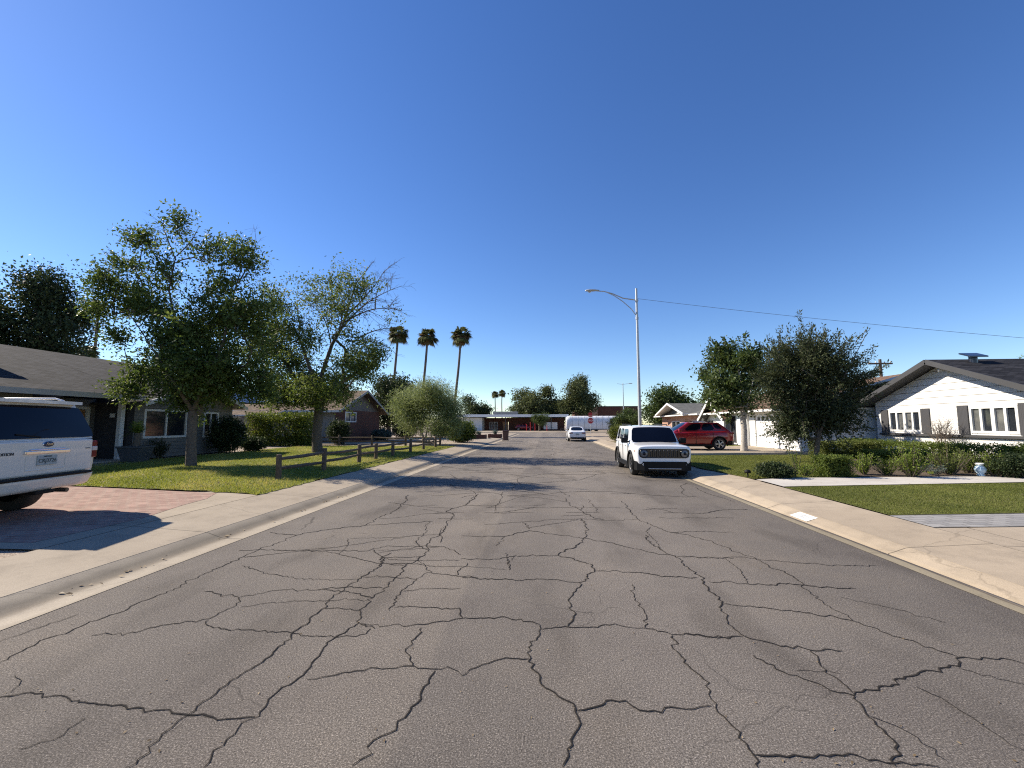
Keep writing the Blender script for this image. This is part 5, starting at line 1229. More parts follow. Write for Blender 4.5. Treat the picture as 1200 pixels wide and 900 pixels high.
hslab(h5, 'front_gable_roof', [[(12.7, 39.9, 2.70), (12.7, 44.9, 3.85), (18, 44.9, 3.85), (18, 39.9, 2.70)], [(12.7, 44.9, 3.851), (12.7, 49.9, 2.70), (18, 49.9, 2.70), (18, 44.9, 3.851)]], .10, M['shingle_grey'], M['trim_white'])
for s in (-1, 1): hbar(h5, 'rake_board', (12.67, 44.9+s*5.05, 2.64), (12.67, 44.9, 3.79), .05, .2, M['trim_white'])
mb = MB(); mb.face([(13.6, 49.2, 2.72), (13.6, 40.6, 2.72), (13.6, 44.9, 3.7)]); mb.face([(13.5, 44.0, 2.73), (13.5, 40.9, 2.73), (13.5, 42.4, 3.1)]); mb.build('gable_infill', M['dark_trim'], h5, world=True)
mb = MB(); mb.face([(13.4, 44.2, 2.74), (13.4, 40.8, 2.74), (13.4, 42.6, 3.22)]); mb.build('gable_vent_panel', M['trim_white'], h5, world=True)

# ---- flat-roofed house across the end of the road
h6 = thing('house', 'long low flat-roofed house with pale fascia and dark carport across the end of the road', 'house', (-8, 102, .13))
mb = MB(); yf = 101.0
W8 = wall(mb, (-22, yf), (-15.2, yf), .13, 3.2, [(2.4, 4.4, .9, 2.1)], mi=0); wall(mb, (-15.2, yf), (-15.2, yf+4), .13, 3.2, mi=0)
W9 = wall(mb, (-15.2, yf+4), (4.4, yf+4), .13, 3.2, [(1.2, 3.3, .4, 2.2), (4.6, 6.0, .2, 2.2)], mi=1); wall(mb, (4.4, yf+4), (4.4, 112), .13, 3.2, mi=1); wall(mb, (-22, 112), (-22, yf), .13, 3.2)
mb.build('wall', [M['white_wall'], M['brick_red']], h6, world=True)
window(h6, W8, (2.4, 4.4, .9, 2.1), M['trim_white'], M['pane'], [(.5, .08)]); window(h6, W9, (1.2, 3.3, .4, 2.2), M['trim_white'], M['pane_blind'], [(.33, .08), (.66, .08)], (.5,)); hbox(h6, 'front_door', (-10.6, yf+3.95, .2), (-9.3, yf+3.99, 2.2), M['door_wood'])
hslab(h6, 'roof', [[(-23.2, 99.6, 3.95), (5.2, 99.6, 3.95), (5.2, 113, 4.15), (-23.2, 113, 4.15)]], .62, M['concrete_step'], M['white_plain'])
for x in (-9.5, -3.0, 1.2, 4.6): hbox(h6, 'carport_post', (x-.08, 100, .13), (x+.08, 100.16, 3.35), M['dark_trim'] if x < 4 else M['trim_white'])
hbox(h6, 'storage_panel', (-.6, 100.4, .5), (2.6, 100.5, 2.1), M['trim_white']); hbox(h6, 'roof_unit', (-13, 104, 4.1), (-7, 107, 4.75), M['grey_wall'], .03)
h7 = thing('building', 'tall dark brick building with a flat roof rising behind the silver trailer', 'building', (20, 133, .13))
mb = MB(); mb.box((15.6, 131, .13), (27.5, 145, 6.9)); mb.box((8.6, 131.5, .13), (13.8, 143, 5.7)); mb.build('wall', M['brick_red'], h7, world=True)
mb = MB(); mb.box((13.8, 130.6, .13), (15.5, 144, 6.6)); mb.build('sunlit_brick_side', M['brick_salmon'], h7, world=True)  # lighter brick stands in for sunlight on this side of the building
hbox(h7, 'parapet', (15.4, 130.85, 6.9), (27.7, 145.2, 7.1), M['dark_trim'])
# ---- covered trailer
tr = thing('trailer', 'long rounded trailer under a silver cover standing beside the flat-roofed house', 'trailer', (10.3, 96.0, .13))
prof = [(-1.25, .45), (-1.36, .8), (-1.4, 1.6), (-1.36, 2.5), (-1.2, 3.0), (-.8, 3.28), (0, 3.36), (.8, 3.28), (1.2, 3.0), (1.36, 2.5), (1.4, 1.6), (1.36, .8), (1.25, .45)]
mb = MB(); vs = []; fs = []; xs = np.linspace(-5.9, 5.9, 60); n = len(prof)
for i, x in enumerate(xs):
    e = max(0, abs(x)-5.0)/.9; s = 1-.10*e*e
    k = 1 - .010*(1 if i % 6 == 0 else 0)
    for y, z in prof: vs.append((x, y*s*k, .45+(z-.45)*s*k))
for i in range(59):
    for j in range(n-1): fs.append((i*n+j, i*n+j+1, (i+1)*n+j+1, (i+1)*n+j))
fs += [tuple(range(n)), tuple(range(59*n, 60*n))[::-1]]; mb.mesh(vs, fs, 0, True); mb.build('cover', M['silver_cover'], tr, fix=True)
for i in range(1, 9):
    x = -5.9 + i*1.31; mb = MB(); mb.tube([(x, y*1.006, z*1.003) for y, z in prof], .022, 5); mb.build('cover_strap', M['grey_wall'], tr)
for x in (-.7, .7):
    for s in (-1, 1):
        mb = MB(); mb.lathe([(.18, -.11), (.36, -.11), (.38, 0), (.36, .11), (.18, .11)], 20, 0, Matrix.Translation((x, s*1.1, .38)) @ Matrix.Rotation(R(90), 4, 'X')); mb.build('wheel', M['rubber'], tr)
mb = MB(); mb.bar((-5.8, 0, .5), (-7.1, 0, .5), .12, .12); mb.box((-7.15, -.06, .0), (-7.0, .06, .5)); mb.build('tow_bar', M['dark_trim'], tr)
mb = MB(); mb.box((-5.4, -1.2, .36), (5.4, 1.2, .5)); mb.build('chassis', M['dark_trim'], tr)

for o, dy in ((h1, -1.4), (lamp, -1.4), (h2, -1.4), (h3, 0), (h4, 0), (h5, 1.1)): o.location.y += dy
# ------------------------------------------------------------------ trees
def lobes_from(loc, spec, seed, ydepth=1.0, nk=1.0):
    rng = np.random.default_rng(seed); out = []; loc = Vector(loc)
    for s in spec:
        px, py, rx, rz, n = s[:5]; lf = s[5] if len(s) > 5 else 1; dy = s[6] if len(s) > 6 else rng.uniform(-1, 1)*ydepth
        c = PY(px, py, loc.y+dy); k = c.y/F
        out.append((tuple(c-loc), (rx*k, max(rx, rz)*k*.68, rz*k), int(n*nk), lf))
    return out
def pl(loc, pts, dys=None):
    loc = Vector(loc); return [tuple(PY(p[0], p[1], loc.y + (p[2] if len(p) > 2 else 0)) - loc) for p in pts]
# tall ash in front of the dark house
b1 = P(224, 546, .163); s1 = [(126,332,33,28,60),(165,279,22,16,34),(208,265,15,18,26),(200,296,30,22,16,.45),(283,307,34,30,62),(162,357,45,30,90),(222,385,46,38,120),(293,372,38,42,100),(187,432,46,34,120),(258,440,52,38,150),(151,452,22,18,40),(306,425,20,30,34),
      (222,464,46,20,90),(240,345,30,30,34,.6),(120,360,22,18,34),(255,290,16,14,18),(300,455,30,20,50),(185,325,30,25,45,.8),(225,425,44,42,150,1,-.9),(250,415,44,44,150,1,.9),(225,450,40,26,90),(150,312,18,14,22),(238,300,14,14,16),(178,360,26,20,44),(262,335,18,16,26),(302,388,18,20,26),(140,395,18,16,24),(270,372,30,24,70),(205,400,30,26,80)]
T1 = tree_obj('ash_tree', 'tall dense leafy tree with a thick trunk on the lawn before the dark grey house', 'tree', b1, [(0,0,0)] + pl(b1, [(224,520),(225,497),(226,482)]),
      [(3, pl(b1, [(216,440,.2),(208,390,.4),(198,340,.2),(206,300,0)])), (3, pl(b1, [(240,450,-.3),(262,400,-.5),(272,350,-.2),(282,318,0)])), (3, pl(b1, [(205,450,-.8),(180,410,-1),(150,365,-.6)]))],
      lobes_from(b1, s1, 11, .5, .62), .155, L['ash'], M['bark'], per=47, lsize=.135, spread=.23, seed=11, tipr=.006, shoots=(120, .8, .4),
      dead=[(*pl(b1, [(206,305,0), (190,262,.2)]), .025, 7), (*pl(b1, [(207,300,.1), (232,268,0)]), .025, 8), (*pl(b1, [(200,330,0), (165,272,-.2)]), .03, 6), (*pl(b1, [(280,330,-.2), (300,280,-.1)]), .025, 5)])
# sparse second ash, bare twigs on its far side
b2 = P(372, 530, .163); s2 = [(402,332,34,24,50,.6),(378,352,34,24,60,.8),(424,338,22,18,34,.5),(396,365,30,22,44,.6),(412,394,24,18,34,.6),(360,398,26,22,44,.7),(425,352,26,24,34,.2),(317,358,38,32,70,.9),(305,405,42,38,100),(342,426,44,30,110),(373,456,38,25,80),(414,420,34,22,70,.9),(438,417,24,18,44,.8),
      (342,383,30,18,46,.8),(327,456,34,20,70),(372,474,14,10,12),(395,370,26,22,30,.35),(398,462,26,16,60),(340,468,30,14,60),(425,436,22,14,40),(360,448,26,18,60),(312,440,24,22,50),(330,395,26,26,50),(460,372,12,10,14,.3),(362,335,16,14,14,.4),(400,445,28,16,40)]
T2 = tree_obj('ash_tree', 'half-bare spreading tree with dead twigs behind the split rail fence', 'tree', b2, [(0,0,0)] + pl(b2, [(371,510),(373,492),(374,478)]),
      [(3, pl(b2, [(383,461,.2),(405,444,.4),(429,432,.4),(448,417,.2)])), (3, pl(b2, [(378,436,0),(389,404,-.2),(401,383,-.3),(411,352,0),(417,332,.2)])), (3, pl(b2, [(366,440,-.4),(354,405,-.6),(342,378,-.4)])), (3, pl(b2, [(350,450,.6),(325,410,.9),(312,370,.5)]))],
      lobes_from(b2, s2, 12, 1.5, .8), .235, L['ash_light'], M['bark'], per=46, lsize=.15, spread=.27, seed=12, tipr=.007, pexp=.70, limb=.55, shoots=(60, .9, .4),
      dead=[(*pl(b2, [(417,332,.2), (436,308,.2)]), .035, 9), (*pl(b2, [(405,372,-.2), (450,318,.3)]), .045, 12), (*pl(b2, [(398,388,-.3), (462,338,-.3)]), .05, 14), (*pl(b2, [(403,378,-.2), (466,362,.3)]), .045, 14), (*pl(b2, [(420,396,.6), (468,385,.6)]), .04, 10), (*pl(b2, [(408,400,.3), (458,408,.2)]), .05, 12),
            (*pl(b2, [(440,362,.6), (452,326,.8)]), .03, 8), (*pl(b2, [(350,400,-.5), (336,345,-.4)]), .03, 6), (*pl(b2, [(388,405,-.2), (352,350,-.1)]), .035, 7)])
# young pale-trunked tree by the garage
b3 = P(872, 528.5, .18); s3 = [(846,416,18,15,50),(832,440,10,18,34),(862,424,24,20,70),(880,418,16,14,36),(850,452,26,18,70),(882,446,28,28,90),(866,470,26,14,50),(842,470,14,10,24)]
T3 = tree_obj('young_tree', 'bushy tree with a pale painted trunk beside the white garage door', 'tree', b3, [(0,0,0)] + pl(b3, [(872,505),(871,492),(872,484)]),
      [(3, pl(b3, [(862,468,.2),(852,445,.3)])), (3, pl(b3, [(878,466,-.2),(884,440,0)])), (3, pl(b3, [(870,455,.4),(864,425,.3)]))],
      lobes_from(b3, s3, 13, 1.3, .62), .16, L['mid'], M['bark_light'], per=56, lsize=.17, spread=.25, seed=13, tipr=.008, aspect=.6, shoots=(40, .6, .4))
# dark feathery tree before the white house
b4 = P(957, 542, .18); s4 = [(936,430,32,28,110),(966,424,28,24,80),(990,440,20,26,50),(950,410,20,14,30),(918,424,18,18,26),(912,452,18,30,70),(950,480,40,30,150),(930,502,26,22,60),(978,488,28,22,70),(955,458,36,38,100),(1006,455,10,16,14,.9)]
sp4 = [(915,384),(932,388),(952,386),(1018,384),(1004,392),(985,388),(1024,420),(1026,405),(905,398),(940,382),(968,390),(895,425),(1030,435)]
T4 = tree_obj('feathery_tree', 'dark feathery young tree with upswept twigs before the white house', 'tree', b4, [(0,0,0)] + pl(b4, [(957,530),(958,520),(959,512)]),
      [(3, pl(b4, [(945,480,.2),(932,440,.3),(922,405,.2)])), (3, pl(b4, [(972,480,-.2),(992,435,-.2),(1015,392,-.1)])), (3, pl(b4, [(960,470,.2),(958,430,0),(955,395,0)]))],
      lobes_from(b4, s4, 14, 1.0), .09, L['feather'], M['bark'], per=64, lsize=.12, spread=.20, seed=14, tipr=.0055, aspect=.34, up=.3, shoots=(230, .95, .55), stips=[tuple(PY(x, y, b4.y+random.uniform(-.8, .8))-b4) for x, y in sp4])
# pale wispy tree beyond the fence
b5 = P(500, 521.5, .14); s5 = [(500,470,36,20,130),(480,478,20,20,80),(525,478,20,22,90),(505,458,26,14,80),(490,492,22,14,50),(520,495,22,12,50),(470,465,8,10,14)]
T5 = tree_obj('willow_tree', 'pale green wispy multi-stemmed tree beyond the end of the split rail fence', 'tree', b5, [(0,0,0)] + pl(b5, [(499,513),(500,506)]),
      [(0, pl(b5, [(496,512,.3),(490,496,.4),(482,478,.3)])), (0, pl(b5, [(505,513,-.3),(510,496,-.3),(520,480,-.2)])), (2, pl(b5, [(503,490,.1),(503,470,0)])), (0, pl(b5, [(511,515,.5),(515,500,.6),(528,488,.5)]))],
      lobes_from(b5, s5, 15, 1.3), .10, L['pale'], M['bark_light'], per=75, lsize=.30, spread=.36, seed=15, tipr=.008, aspect=.10, droop=.25)
# grove and street trees further off
def far_tree(px, pyt, pyb, w, Y, leaf, label, name='broadleaf_tree', seed=1, n=150, per=42, ls=None, zlow=.14, group=None, k=9, aspect=.55, tint0=.5, droop=0):
    base = PY(px, 497, Y); base.z = .13; top = PY(px, pyt, Y).z; r = w/2*(Y/F)
    return bushy_tree(name, label, base, top-.13, r, leaf, M['bark'], n=int(n*(2.0 if Y > 100 else 1.3)), per=per, lsize=ls or r*(.09 if Y > 100 else .07)+.05, zlow=zlow, spread=r*.14, seed=seed, r0=.10+.05*r, k=k, group=group, aspect=aspect, tint0=tint0, droop=droop)
far_tree(12, 306, 415, 138, 29, L['dark'], 'big dark evergreen tree rising behind the dark grey house', 'evergreen_tree', 21, n=520, per=75, k=16, ls=.24)
far_tree(455, 431, 515, 64, 47, L['dark'], 'dark bushy tree behind the board gable of the brick house', 'evergreen_tree', 22, n=220, per=55, zlow=.06, k=11)
far_tree(558, 461, 488, 36, 118, L['dark'], 'dark pine-like tree behind the left end of the flat-roofed house', 'pine_tree', 23, n=110, zlow=.1)
far_tree(616, 452, 490, 46, 118, L['olive'], 'broad olive-green tree above the flat-roofed house, nearest the pair of thin palms', 'broadleaf_tree', 24, n=150)
far_tree(645, 454, 490, 46, 121, L['olive'], 'round olive-green tree above the flat roof between two other trees', 'broadleaf_tree', 25, n=150)
far_tree(680, 437, 490, 42, 116, L['olive'], 'tallest olive-green tree above the silver trailer', 'broadleaf_tree', 26, n=200, zlow=.28, droop=.5)
far_tree(660, 470, 490, 26, 117, L['olive'], 'low olive-green tree at the end of the flat roof', 'broadleaf_tree', 27, n=80)
far_tree(632, 480, 507, 22, 95, L['mid'], 'small dark green tree before the flat-roofed house', 'small_tree', 28, n=90)
far_tree(786, 451, 508, 66, 57, L['mid'], 'large round dark green tree behind the street lamp', 'broadleaf_tree', 29, n=260, per=50, k=12, zlow=.08, tint0=.42)
far_tree(737, 477, 512, 34, 52, L['mid'], 'bushy green tree at the foot of the street lamp', 'small_tree', 30, n=130, zlow=.04, tint0=.4)
far_tree(722, 487, 512, 18, 56, L['dark'], 'small dark tree beside the stop sign', 'small_tree', 31, n=80, zlow=.04)
far_tree(705, 470, 490, 10, 150, L['dark'], 'small conical tree peeping over the dark brick building', 'small_tree', 32, n=60)
far_tree(820, 463, 500, 26, 62, L['lime'], 'light green tree behind the steep porch gable', 'small_tree', 33, n=90)
far_tree(1030, 424, 470, 20, 46, L['dark'], 'dark conical tree beside the wooden utility pole', 'conifer_tree', 34, n=110, zlow=.05)
far_tree(1046, 431, 470, 18, 47, L['olive'], 'olive conical tree behind the ridge of the white house', 'conifer_tree', 35, n=110, zlow=.05)
far_tree(1199, 409, 440, 30, 40, L['lime'], 'yellow-green tree top behind the black roof of the white house', 'small_tree', 36, n=90, per=50)
far_tree(300, 470, 500, 46, 75, L['dark'], 'dark tree far behind the solar panels', 'broadleaf_tree', 37, n=120)
far_tree(700, 484, 500, 30, 155, L['mid'], 'round dark green tree before the dark brick building', 'broadleaf_tree', 38, n=70)
far_tree(735, 480, 505, 26, 84, L['mid'], 'green tree on the far side of the cross street', 'broadleaf_tree', 39, n=90)
# palms
for i, (px, pyt, Y, ln_, lab) in enumerate([(466, 389, 58, .35, 'tall slim palm nearest the half-bare tree'), (500, 393, 58, .45, 'tall slim palm in the middle of three over the pale wispy tree'), (540, 391, 59, .9, 'tall slim palm leaning most, nearest the road')]):
    t = PY(px, pyt, Y); make_palm('palm_tree', lab, (t.x-ln_, Y, .13), t.z-.4, ln_, 1.62, 40+i, 'tall palms beyond the brick house')
for i, (px, pyt, Y) in enumerate([(580, 462, 152), (588, 461, 150)]):
    t = PY(px, pyt, Y); make_palm('palm_tree', ['far thin palm, fainter of the pair above the flat roof', 'far thin palm beside its twin, nearer the olive trees'][i], (t.x, Y, .13), t.z-.13, .2, 1.6, 50+i, 'far palms above the flat roof', dead=8)
t = PY(115, 357, 50); make_palm('palm_tree', 'tall thin palm whose head hides behind the dense tree', (t.x-.1, 50, .13), t.z-.13, .2, 1.1, 55, dead=26, nfr=20)
t = PY(103, 413, 46); make_palm('palm_tree', 'short palm head showing over the dark shingle roof', (t.x, 46, .13), t.z-.13, .0, 1.25, 56, dead=10)

# ------------------------------------------------------------------ shrubs, hedges, planting
def sh(px, py, z=.163): v = P(px, py, z); return v
hedge('round_hedge', 'big clipped round bush at the bend of the kerb beyond the fence', 'bush', sh(540, 518.5, .14), (2.6, 2.4, 1.85), L['hedge'], 5200, .12, seed=61, shape='round')
hedge('hedge', 'tall dark hedge along the front of the brick house', 'hedge', (-18.9, 29.4, .15), (4.6, 1.6, 2.3), L['hedge'], 8000, .11, seed=62)
hedge('bush', 'dark bush under the porch of the brick house', 'bush', (-15.9, 31.8, .15), (1.8, 1.6, 1.9), L['dark'], 3000, .1, seed=63, shape='round')
hedge('bush', 'tall dark bush against the wall beside the trunk of the dense tree', 'bush', (-16.6, 21.2, .16), (1.9, 1.5, 1.95), L['dark'], 4200, .09, seed=64, shape='round')
hedge('bush', 'low dark bush at the corner of the dark grey house', 'bush', (-16.6, 23.2, .16), (1.5, 1.3, .8), L['dark'], 2000, .09, seed=65, shape='round')
hedge('bush', 'grey-green bush beside the brick wall behind the fence', 'bush', sh(447, 516, .14), (2.0, 1.6, 1.05), L['blue'], 2200, .13, seed=66, shape='round')
hedge('bush', 'rust-tinged bush behind the wispy tree stems', 'bush', sh(474, 514, .14), (2.6, 1.8, 1.7), L['dark'], 3000, .12, seed=67, shape='round')
hedge('bush', 'dark low bush among the wispy tree stems', 'bush', sh(517, 513, .14), (2.4, 1.6, 1.3), L['dark'], 2400, .12, seed=68, shape='round')
plant('topiary_shrub', 'dark leafy shrub beside the square planter under the window', 'shrub', sh(186, 537, .165), 1.05, .42, L['dark'], 1500, .07, 69)
hedge('box_hedge', 'square clipped hedge block beside the walkway', 'hedge', sh(976, 558, .17), (.80, .62, .58), L['hedge'], 4200, .045, seed=70, rough=.025)
hedge('spreading_bush', 'dark low spreading bush at the corner of the walkway', 'bush', sh(909, 559.5, .17), (1.05, .8, .40), L['dark'], 3000, .05, seed=71, shape='round', rough=.05)
plant('flowering_shrub', 'small yellow-green shrub between the spreading bush and the hedge block', 'shrub', sh(944, 558, .17), .42, .30, L['lime'], 700, .05, 72)
plant('sapling', 'thin pale sapling on the lawn behind the spreading bush', 'plant', sh(935, 550, .17), .85, .28, L['lime'], 420, .05, 73)
hb = [(13.6, 19.4, 4.4, 1.0, .62), (15.4, 17.4, .9, 4.4, .55)]
hedge('long_hedge', 'long clipped hedge along the front of the white house below its windows', 'hedge', (15.9, 20.4, .18), (1.0, 7.6, .74), L['hedge'], 11000, .06, seed=74, rough=.04)
hedge('long_hedge', 'reddish clipped hedge in front of the far end of the white house', 'hedge', (13.3, 20.4, .18), (2.6, .9, .72), L['rusty'], 6000, .06, seed=75, rough=.04)
hedge('long_hedge', 'lower clipped hedge in the middle row of the planting bed', 'hedge', (13.4, 17.6, .18), (2.2, .8, .48), L['hedge'], 5000, .055, seed=76, rough=.04)
for i, (px, py, h, r, lf, n, ls, lab) in enumerate([(1013, 556, .72, .34, 'lime', 1500, .055, 'pale flowering shrub just past the hedge block'), (1068, 558.5, .98, .48, 'lime', 2600, .06, 'tall yellow-green shrub standing behind the yellow flag'), (1112, 556, .95, .55, 'rusty', 2400, .06, 'reddish leafy shrub with pink flowers under the bare twigs'),
        (1135, 554, .85, .42, 'hedge', 1900, .06, 'mid green shrub just before the blue urn'), (1166, 558, .80, .32, 'lime', 1600, .055, 'lime shrub just past the blue urn'), (1040, 557, .55, .4, 'hedge', 1300, .05, 'low green shrub before the tall yellow-green one'), (1095, 557, .42, .3, 'blue', 700, .05, 'low grey-green plant behind the yellow flag')]):
    plant('garden_shrub', lab, 'shrub', sh(px, py, .176), h, r, L[lf], n, ls, 80+i, tint0=.55)
hedge('round_bush', 'dark rounded bush at the end of the walkway bed', 'bush', sh(1188, 559, .176), (1.15, .9, .66), L['dark'], 4200, .05, seed=90, shape='round')
hedge('round_bush', 'mid green rounded bush behind the dark one', 'bush', sh(1196, 549, .176), (1.3, 1.0, .82), L['hedge'], 4200, .055, seed=91, shape='round')
# bare twiggy shrub against the white wall
rng = np.random.default_rng(5); root = thing('bare_shrub', 'leafless thin-twigged shrub against the white wall between the windows', 'shrub', (17.45, 20.5, .18)); mb = MB()
for k in range(26):
    a = rng.uniform(0, 6.28); r = rng.uniform(.2, 1.0); hh = rng.uniform(.9, 1.9); e = Vector((math.cos(a)*r*.3, math.sin(a)*r*1.1, hh)); m_ = e*.5 + Vector((0, 0, .25))
    mb.tube([(e.x*.08, e.y*.08, 0), m_, e], [.013, .009, .004], 4)
    for q in range(9):
        s_ = m_.lerp(e, rng.uniform(0, .9)); mb.tube([s_, s_ + Vector((rng.normal()*.12, rng.normal()*.22, rng.uniform(.1, .35)))], [.006, .003], 4)
mb.build('branches', M['bark'], root)
hedge('bush', 'yellow-green bush behind the white off-roader', 'bush', sh(727, 517.5, .14), (2.1, 1.9, 1.5), L['rusty'], 3800, .11, seed=92, shape='round')
hedge('bush', 'low bushes under the window of the brown-roofed house', 'bush', (13.0, 33.6, .17), (.9, 1.8, .75), L['olive'], 1500, .08, seed=93, shape='round')
hedge('bush', 'small bush at the corner of the salmon brick house', 'bush', (12.9, 40.5, .16), (1.0, 2.2, 1.0), L['hedge'], 1800, .1, seed=94, shape='round')
for i, (px, py, lab) in enumerate([(561, 514, 'spiky grey plant in the left brick planter by the kerb'), (580, 513, 'spiky grey plant in the brick planter nearest the brown bin')]):
    b = sh(px, py, .14); pn = thing('brick_planter', ['low red brick planter wall beside the round bush', 'low red brick planter wall behind the brown bin'][i], 'planter', b)
    mb = MB(); mb.box((-.75, -.4, 0), (.75, -.22, .42)); mb.box((-.75, -.218, 0), (-.57, .9, .42)); mb.box((.57, -.218, 0), (.75, .9, .42)); mb.build('planter_wall', M['brick_red'], pn); mb = MB(); mb.box((-.568, -.216, 0), (.568, .9, .33)); mb.build('soil', M['mulch'], pn)
    plant('agave', lab, 'plant', b + Vector((0, .3, .33)), .55, .42, L['blue'], 420, .22, 100+i, aspect=.18)

# ------------------------------------------------------------------ potted sago palm
pb = P(158, 541, .166); pot = thing('planter_pot', 'tapered blue-grey square pot beside the white porch column', 'pot', pb, R(12))
vs = [(s*x, t*x, z) for x, z in ((.30, 0), (.42, .56), (.45, .56), (.45, .63), (.37, .63), (.36, .55)) for s, t in ((-1, -1), (1, -1), (1, 1), (-1, 1))]
mb = MB(); mb.mesh(vs, [(i*4+k, i*4+(k+1) % 4, i*4+4+(k+1) % 4, i*4+4+k) for i in range(5) for k in range(4)] + [(20, 21, 22, 23)]); mb.build('pot_body', M['terracotta'], pot, bevel=.01)
mb = MB(); mb.box((-.35, -.35, .5), (.35, .35, .57)); mb.build('potting_soil', M['mulch'], pot)
sg = thing('sago_palm', 'spiky yellow-green sago palm growing in the square pot', 'plant', pb + Vector((0, 0, .57)))
mb = MB(); mb.tube([(0, 0, 0), (.02, 0, .30), (0, 0, .58)], [.13, .12, .10], 9); mb.build('trunk', M['palm_bark'], sg)
V = []; T = []; rng = np.random.default_rng(8)
for k in range(34):
    az = k*2.4; el = rng.uniform(.1, 1.35); d = np.array([math.cos(az)*math.cos(el), math.sin(az)*math.cos(el), math.sin(el)]); s = np.cross(d, [0, 0, 1]); s /= np.linalg.norm(s)
    ln2 = rng.uniform(.55, .75); pts = [np.array([0, 0, .55]) + d*ln2*q + np.array([0, 0, -.28*q*q*math.cos(el)]) for q in np.linspace(0, 1, 13)]
    for j in range(1, 13):
        wv = .15*math.sin(.35+2.6*j/13); dr = (pts[j]-pts[j-1])*.8
        for sg_ in (-1, 1): V.append([pts[j-1], pts[j-1]+dr*.4, pts[j] + s*sg_*wv + dr*.5, pts[j-1] + s*sg_*wv*.2]); T.append(rng.uniform(.3, .9))
raw_mesh('fronds', np.array(V).reshape(-1, 3), 4, L['lime'], sg, np.array(T))

# ------------------------------------------------------------------ split rail fences
def fence(label, pts, rails=(.30, .56), h=.70):
    f = thing('split_rail_fence', label, 'fence', (pts[0][0], pts[0][1], .16)); o = Vector((pts[0][0], pts[0][1], 0)); rng = np.random.default_rng(int(abs(pts[0][0])*10))
    for x, y in pts:
        p = Vector((x, y, 0))-o; mb = MB(); a = rng.normal(0, .02, 2); hh = h*rng.uniform(.95, 1.06)
        mb.tube([p, p + Vector((a[0]*.5, a[1]*.5, hh*.5)), p + Vector((a[0], a[1], hh-.02)), p + Vector((a[0], a[1], hh))], [.082, .078, .076, .06], 8, sm=False); mb.build('post', M['wood_grey'], f)
    for (xa, ya), (xb, yb) in zip(pts, pts[1:]):
        for r in rails:
            a = Vector((xa, ya, r + rng.normal(0, .02)))-o; b = Vector((xb, yb, r + rng.normal(0, .025)))-o; d = (b-a).normalized(); m_ = (a+b)/2 + Vector((0, 0, rng.normal(0, .02)-.01))
            mb = MB(); mb.tube([a-d*.06, m_, b+d*.06], [.045, .055, .042], 6, sm=False); mb.build('rail', M['wood_grey'], f)
fp = [(P(x, y, .16).x, P(x, y, .16).y) for x, y in [(327, 560.5), (379.6, 550), (420.6, 543), (440, 540), (460, 536.5), (480.6, 533), (496, 529), (511, 526)]]
fx = -7.35; ys = [11.9, 14.3, 17.0, 18.7, 20.7, 23.3, 25.9, 28.7]
fence('split rail fence of rough posts and rails running beside the sidewalk', [(fx + .06*math.sin(i*2), PX(x, 545, fx + .06*math.sin(i*2)).y) for i, x in enumerate((327, 379.6, 420.6, 440, 460, 480.6, 496, 510))])
fence('second split rail fence crossing the back of the lawn before the brick house', [(-7.4, 29.6), (-9.9, 29.7), (-12.4, 29.8), (-14.9, 29.9), (-17.2, 30.0)])

# ------------------------------------------------------------------ street lamp, cable, utility pole, sign, bin
lp = PX(750, 497, 6.35); LX, LY = 6.35, lp.y; lam = thing('street_lamp', 'tall galvanised street lamp with a curved arm over the road', 'street lamp', (LX, LY, .15))
zz = lambda y: PY(749, y, LY).z-.15
mb = MB(); mb.tube([(0, 0, 0), (0, 0, .02)], .2, 12); mb.tube([(0, 0, .02), (0, 0, 5), (0, 0, zz(338))], [.125, .10, .075], 10); mb.build('pole', M['galv'], lam)
xa = lambda px, py: PY(px, py, LY).x-LX
arm = [(xa(748, 352), 0, zz(352)), (xa(730, 349), 0, zz(349)), (xa(718, 343.5), 0, zz(343.5)), (xa(708, 340.5), 0, zz(340.5)), (xa(699, 339.7), 0, zz(339.7))]
mb = MB(); mb.tube(arm, [.045, .042, .04, .036, .034], 8); br = mb.build('mast_arm', M['galv'], lam)
mb = MB(); mb.tube([(xa(748, 373), 0, zz(373)), (xa(740, 362), 0, zz(362)), (xa(730, 353), 0, zz(353)), (xa(720, 346), 0, zz(346)), (xa(712, 342), 0, zz(342))], .03, 8); mb.build('brace', M['galv'], lam)
for z in (zz(352), zz(373)):
    mb = MB(); mb.tube([(0, 0, z-.08), (0, 0, z+.08)], .105, 10); mb.build('clamp', M['galv'], lam)
hx, hz = xa(694, 339.5), zz(339.3); mb = MB()
secs = [(.50, .05, .04), (.34, .09, .07), (.10, .15, .10), (-.20, .17, .10), (-.42, .12, .07), (-.50, .05, .03)]
vs = []; n = 12
for dx, wy, hh in secs:
    for k in range(n):
        a = 2*math.pi*k/n; vs.append((hx+dx, math.cos(a)*wy, hz + math.sin(a)*hh*(1 if math.sin(a) > 0 else .45)))
mb.mesh(vs, [(i*n+k, i*n+(k+1) % n, (i+1)*n+(k+1) % n, (i+1)*n+k) for i in range(5) for k in range(n)] + [tuple(range(n)), tuple(range(5*n, 6*n))[::-1]], 0, True); lh = mb.build('lamp_head', M['galv'], lam, fix=True)
mb = MB(); mb.lathe([(.0, -.14), (.08, -.12), (.13, -.06), (.13, -.02)], 14, 0, Matrix.Translation((hx-.18, 0, hz))); mb.build('lens', M['clear_lens'], lh)
a0 = Vector((LX+.09, LY, zz(350)+.15)); a1 = Vector((44, 29.5, PY(1200, 393, 29).z-2.0)); e1 = PY(1200, 393, 29)
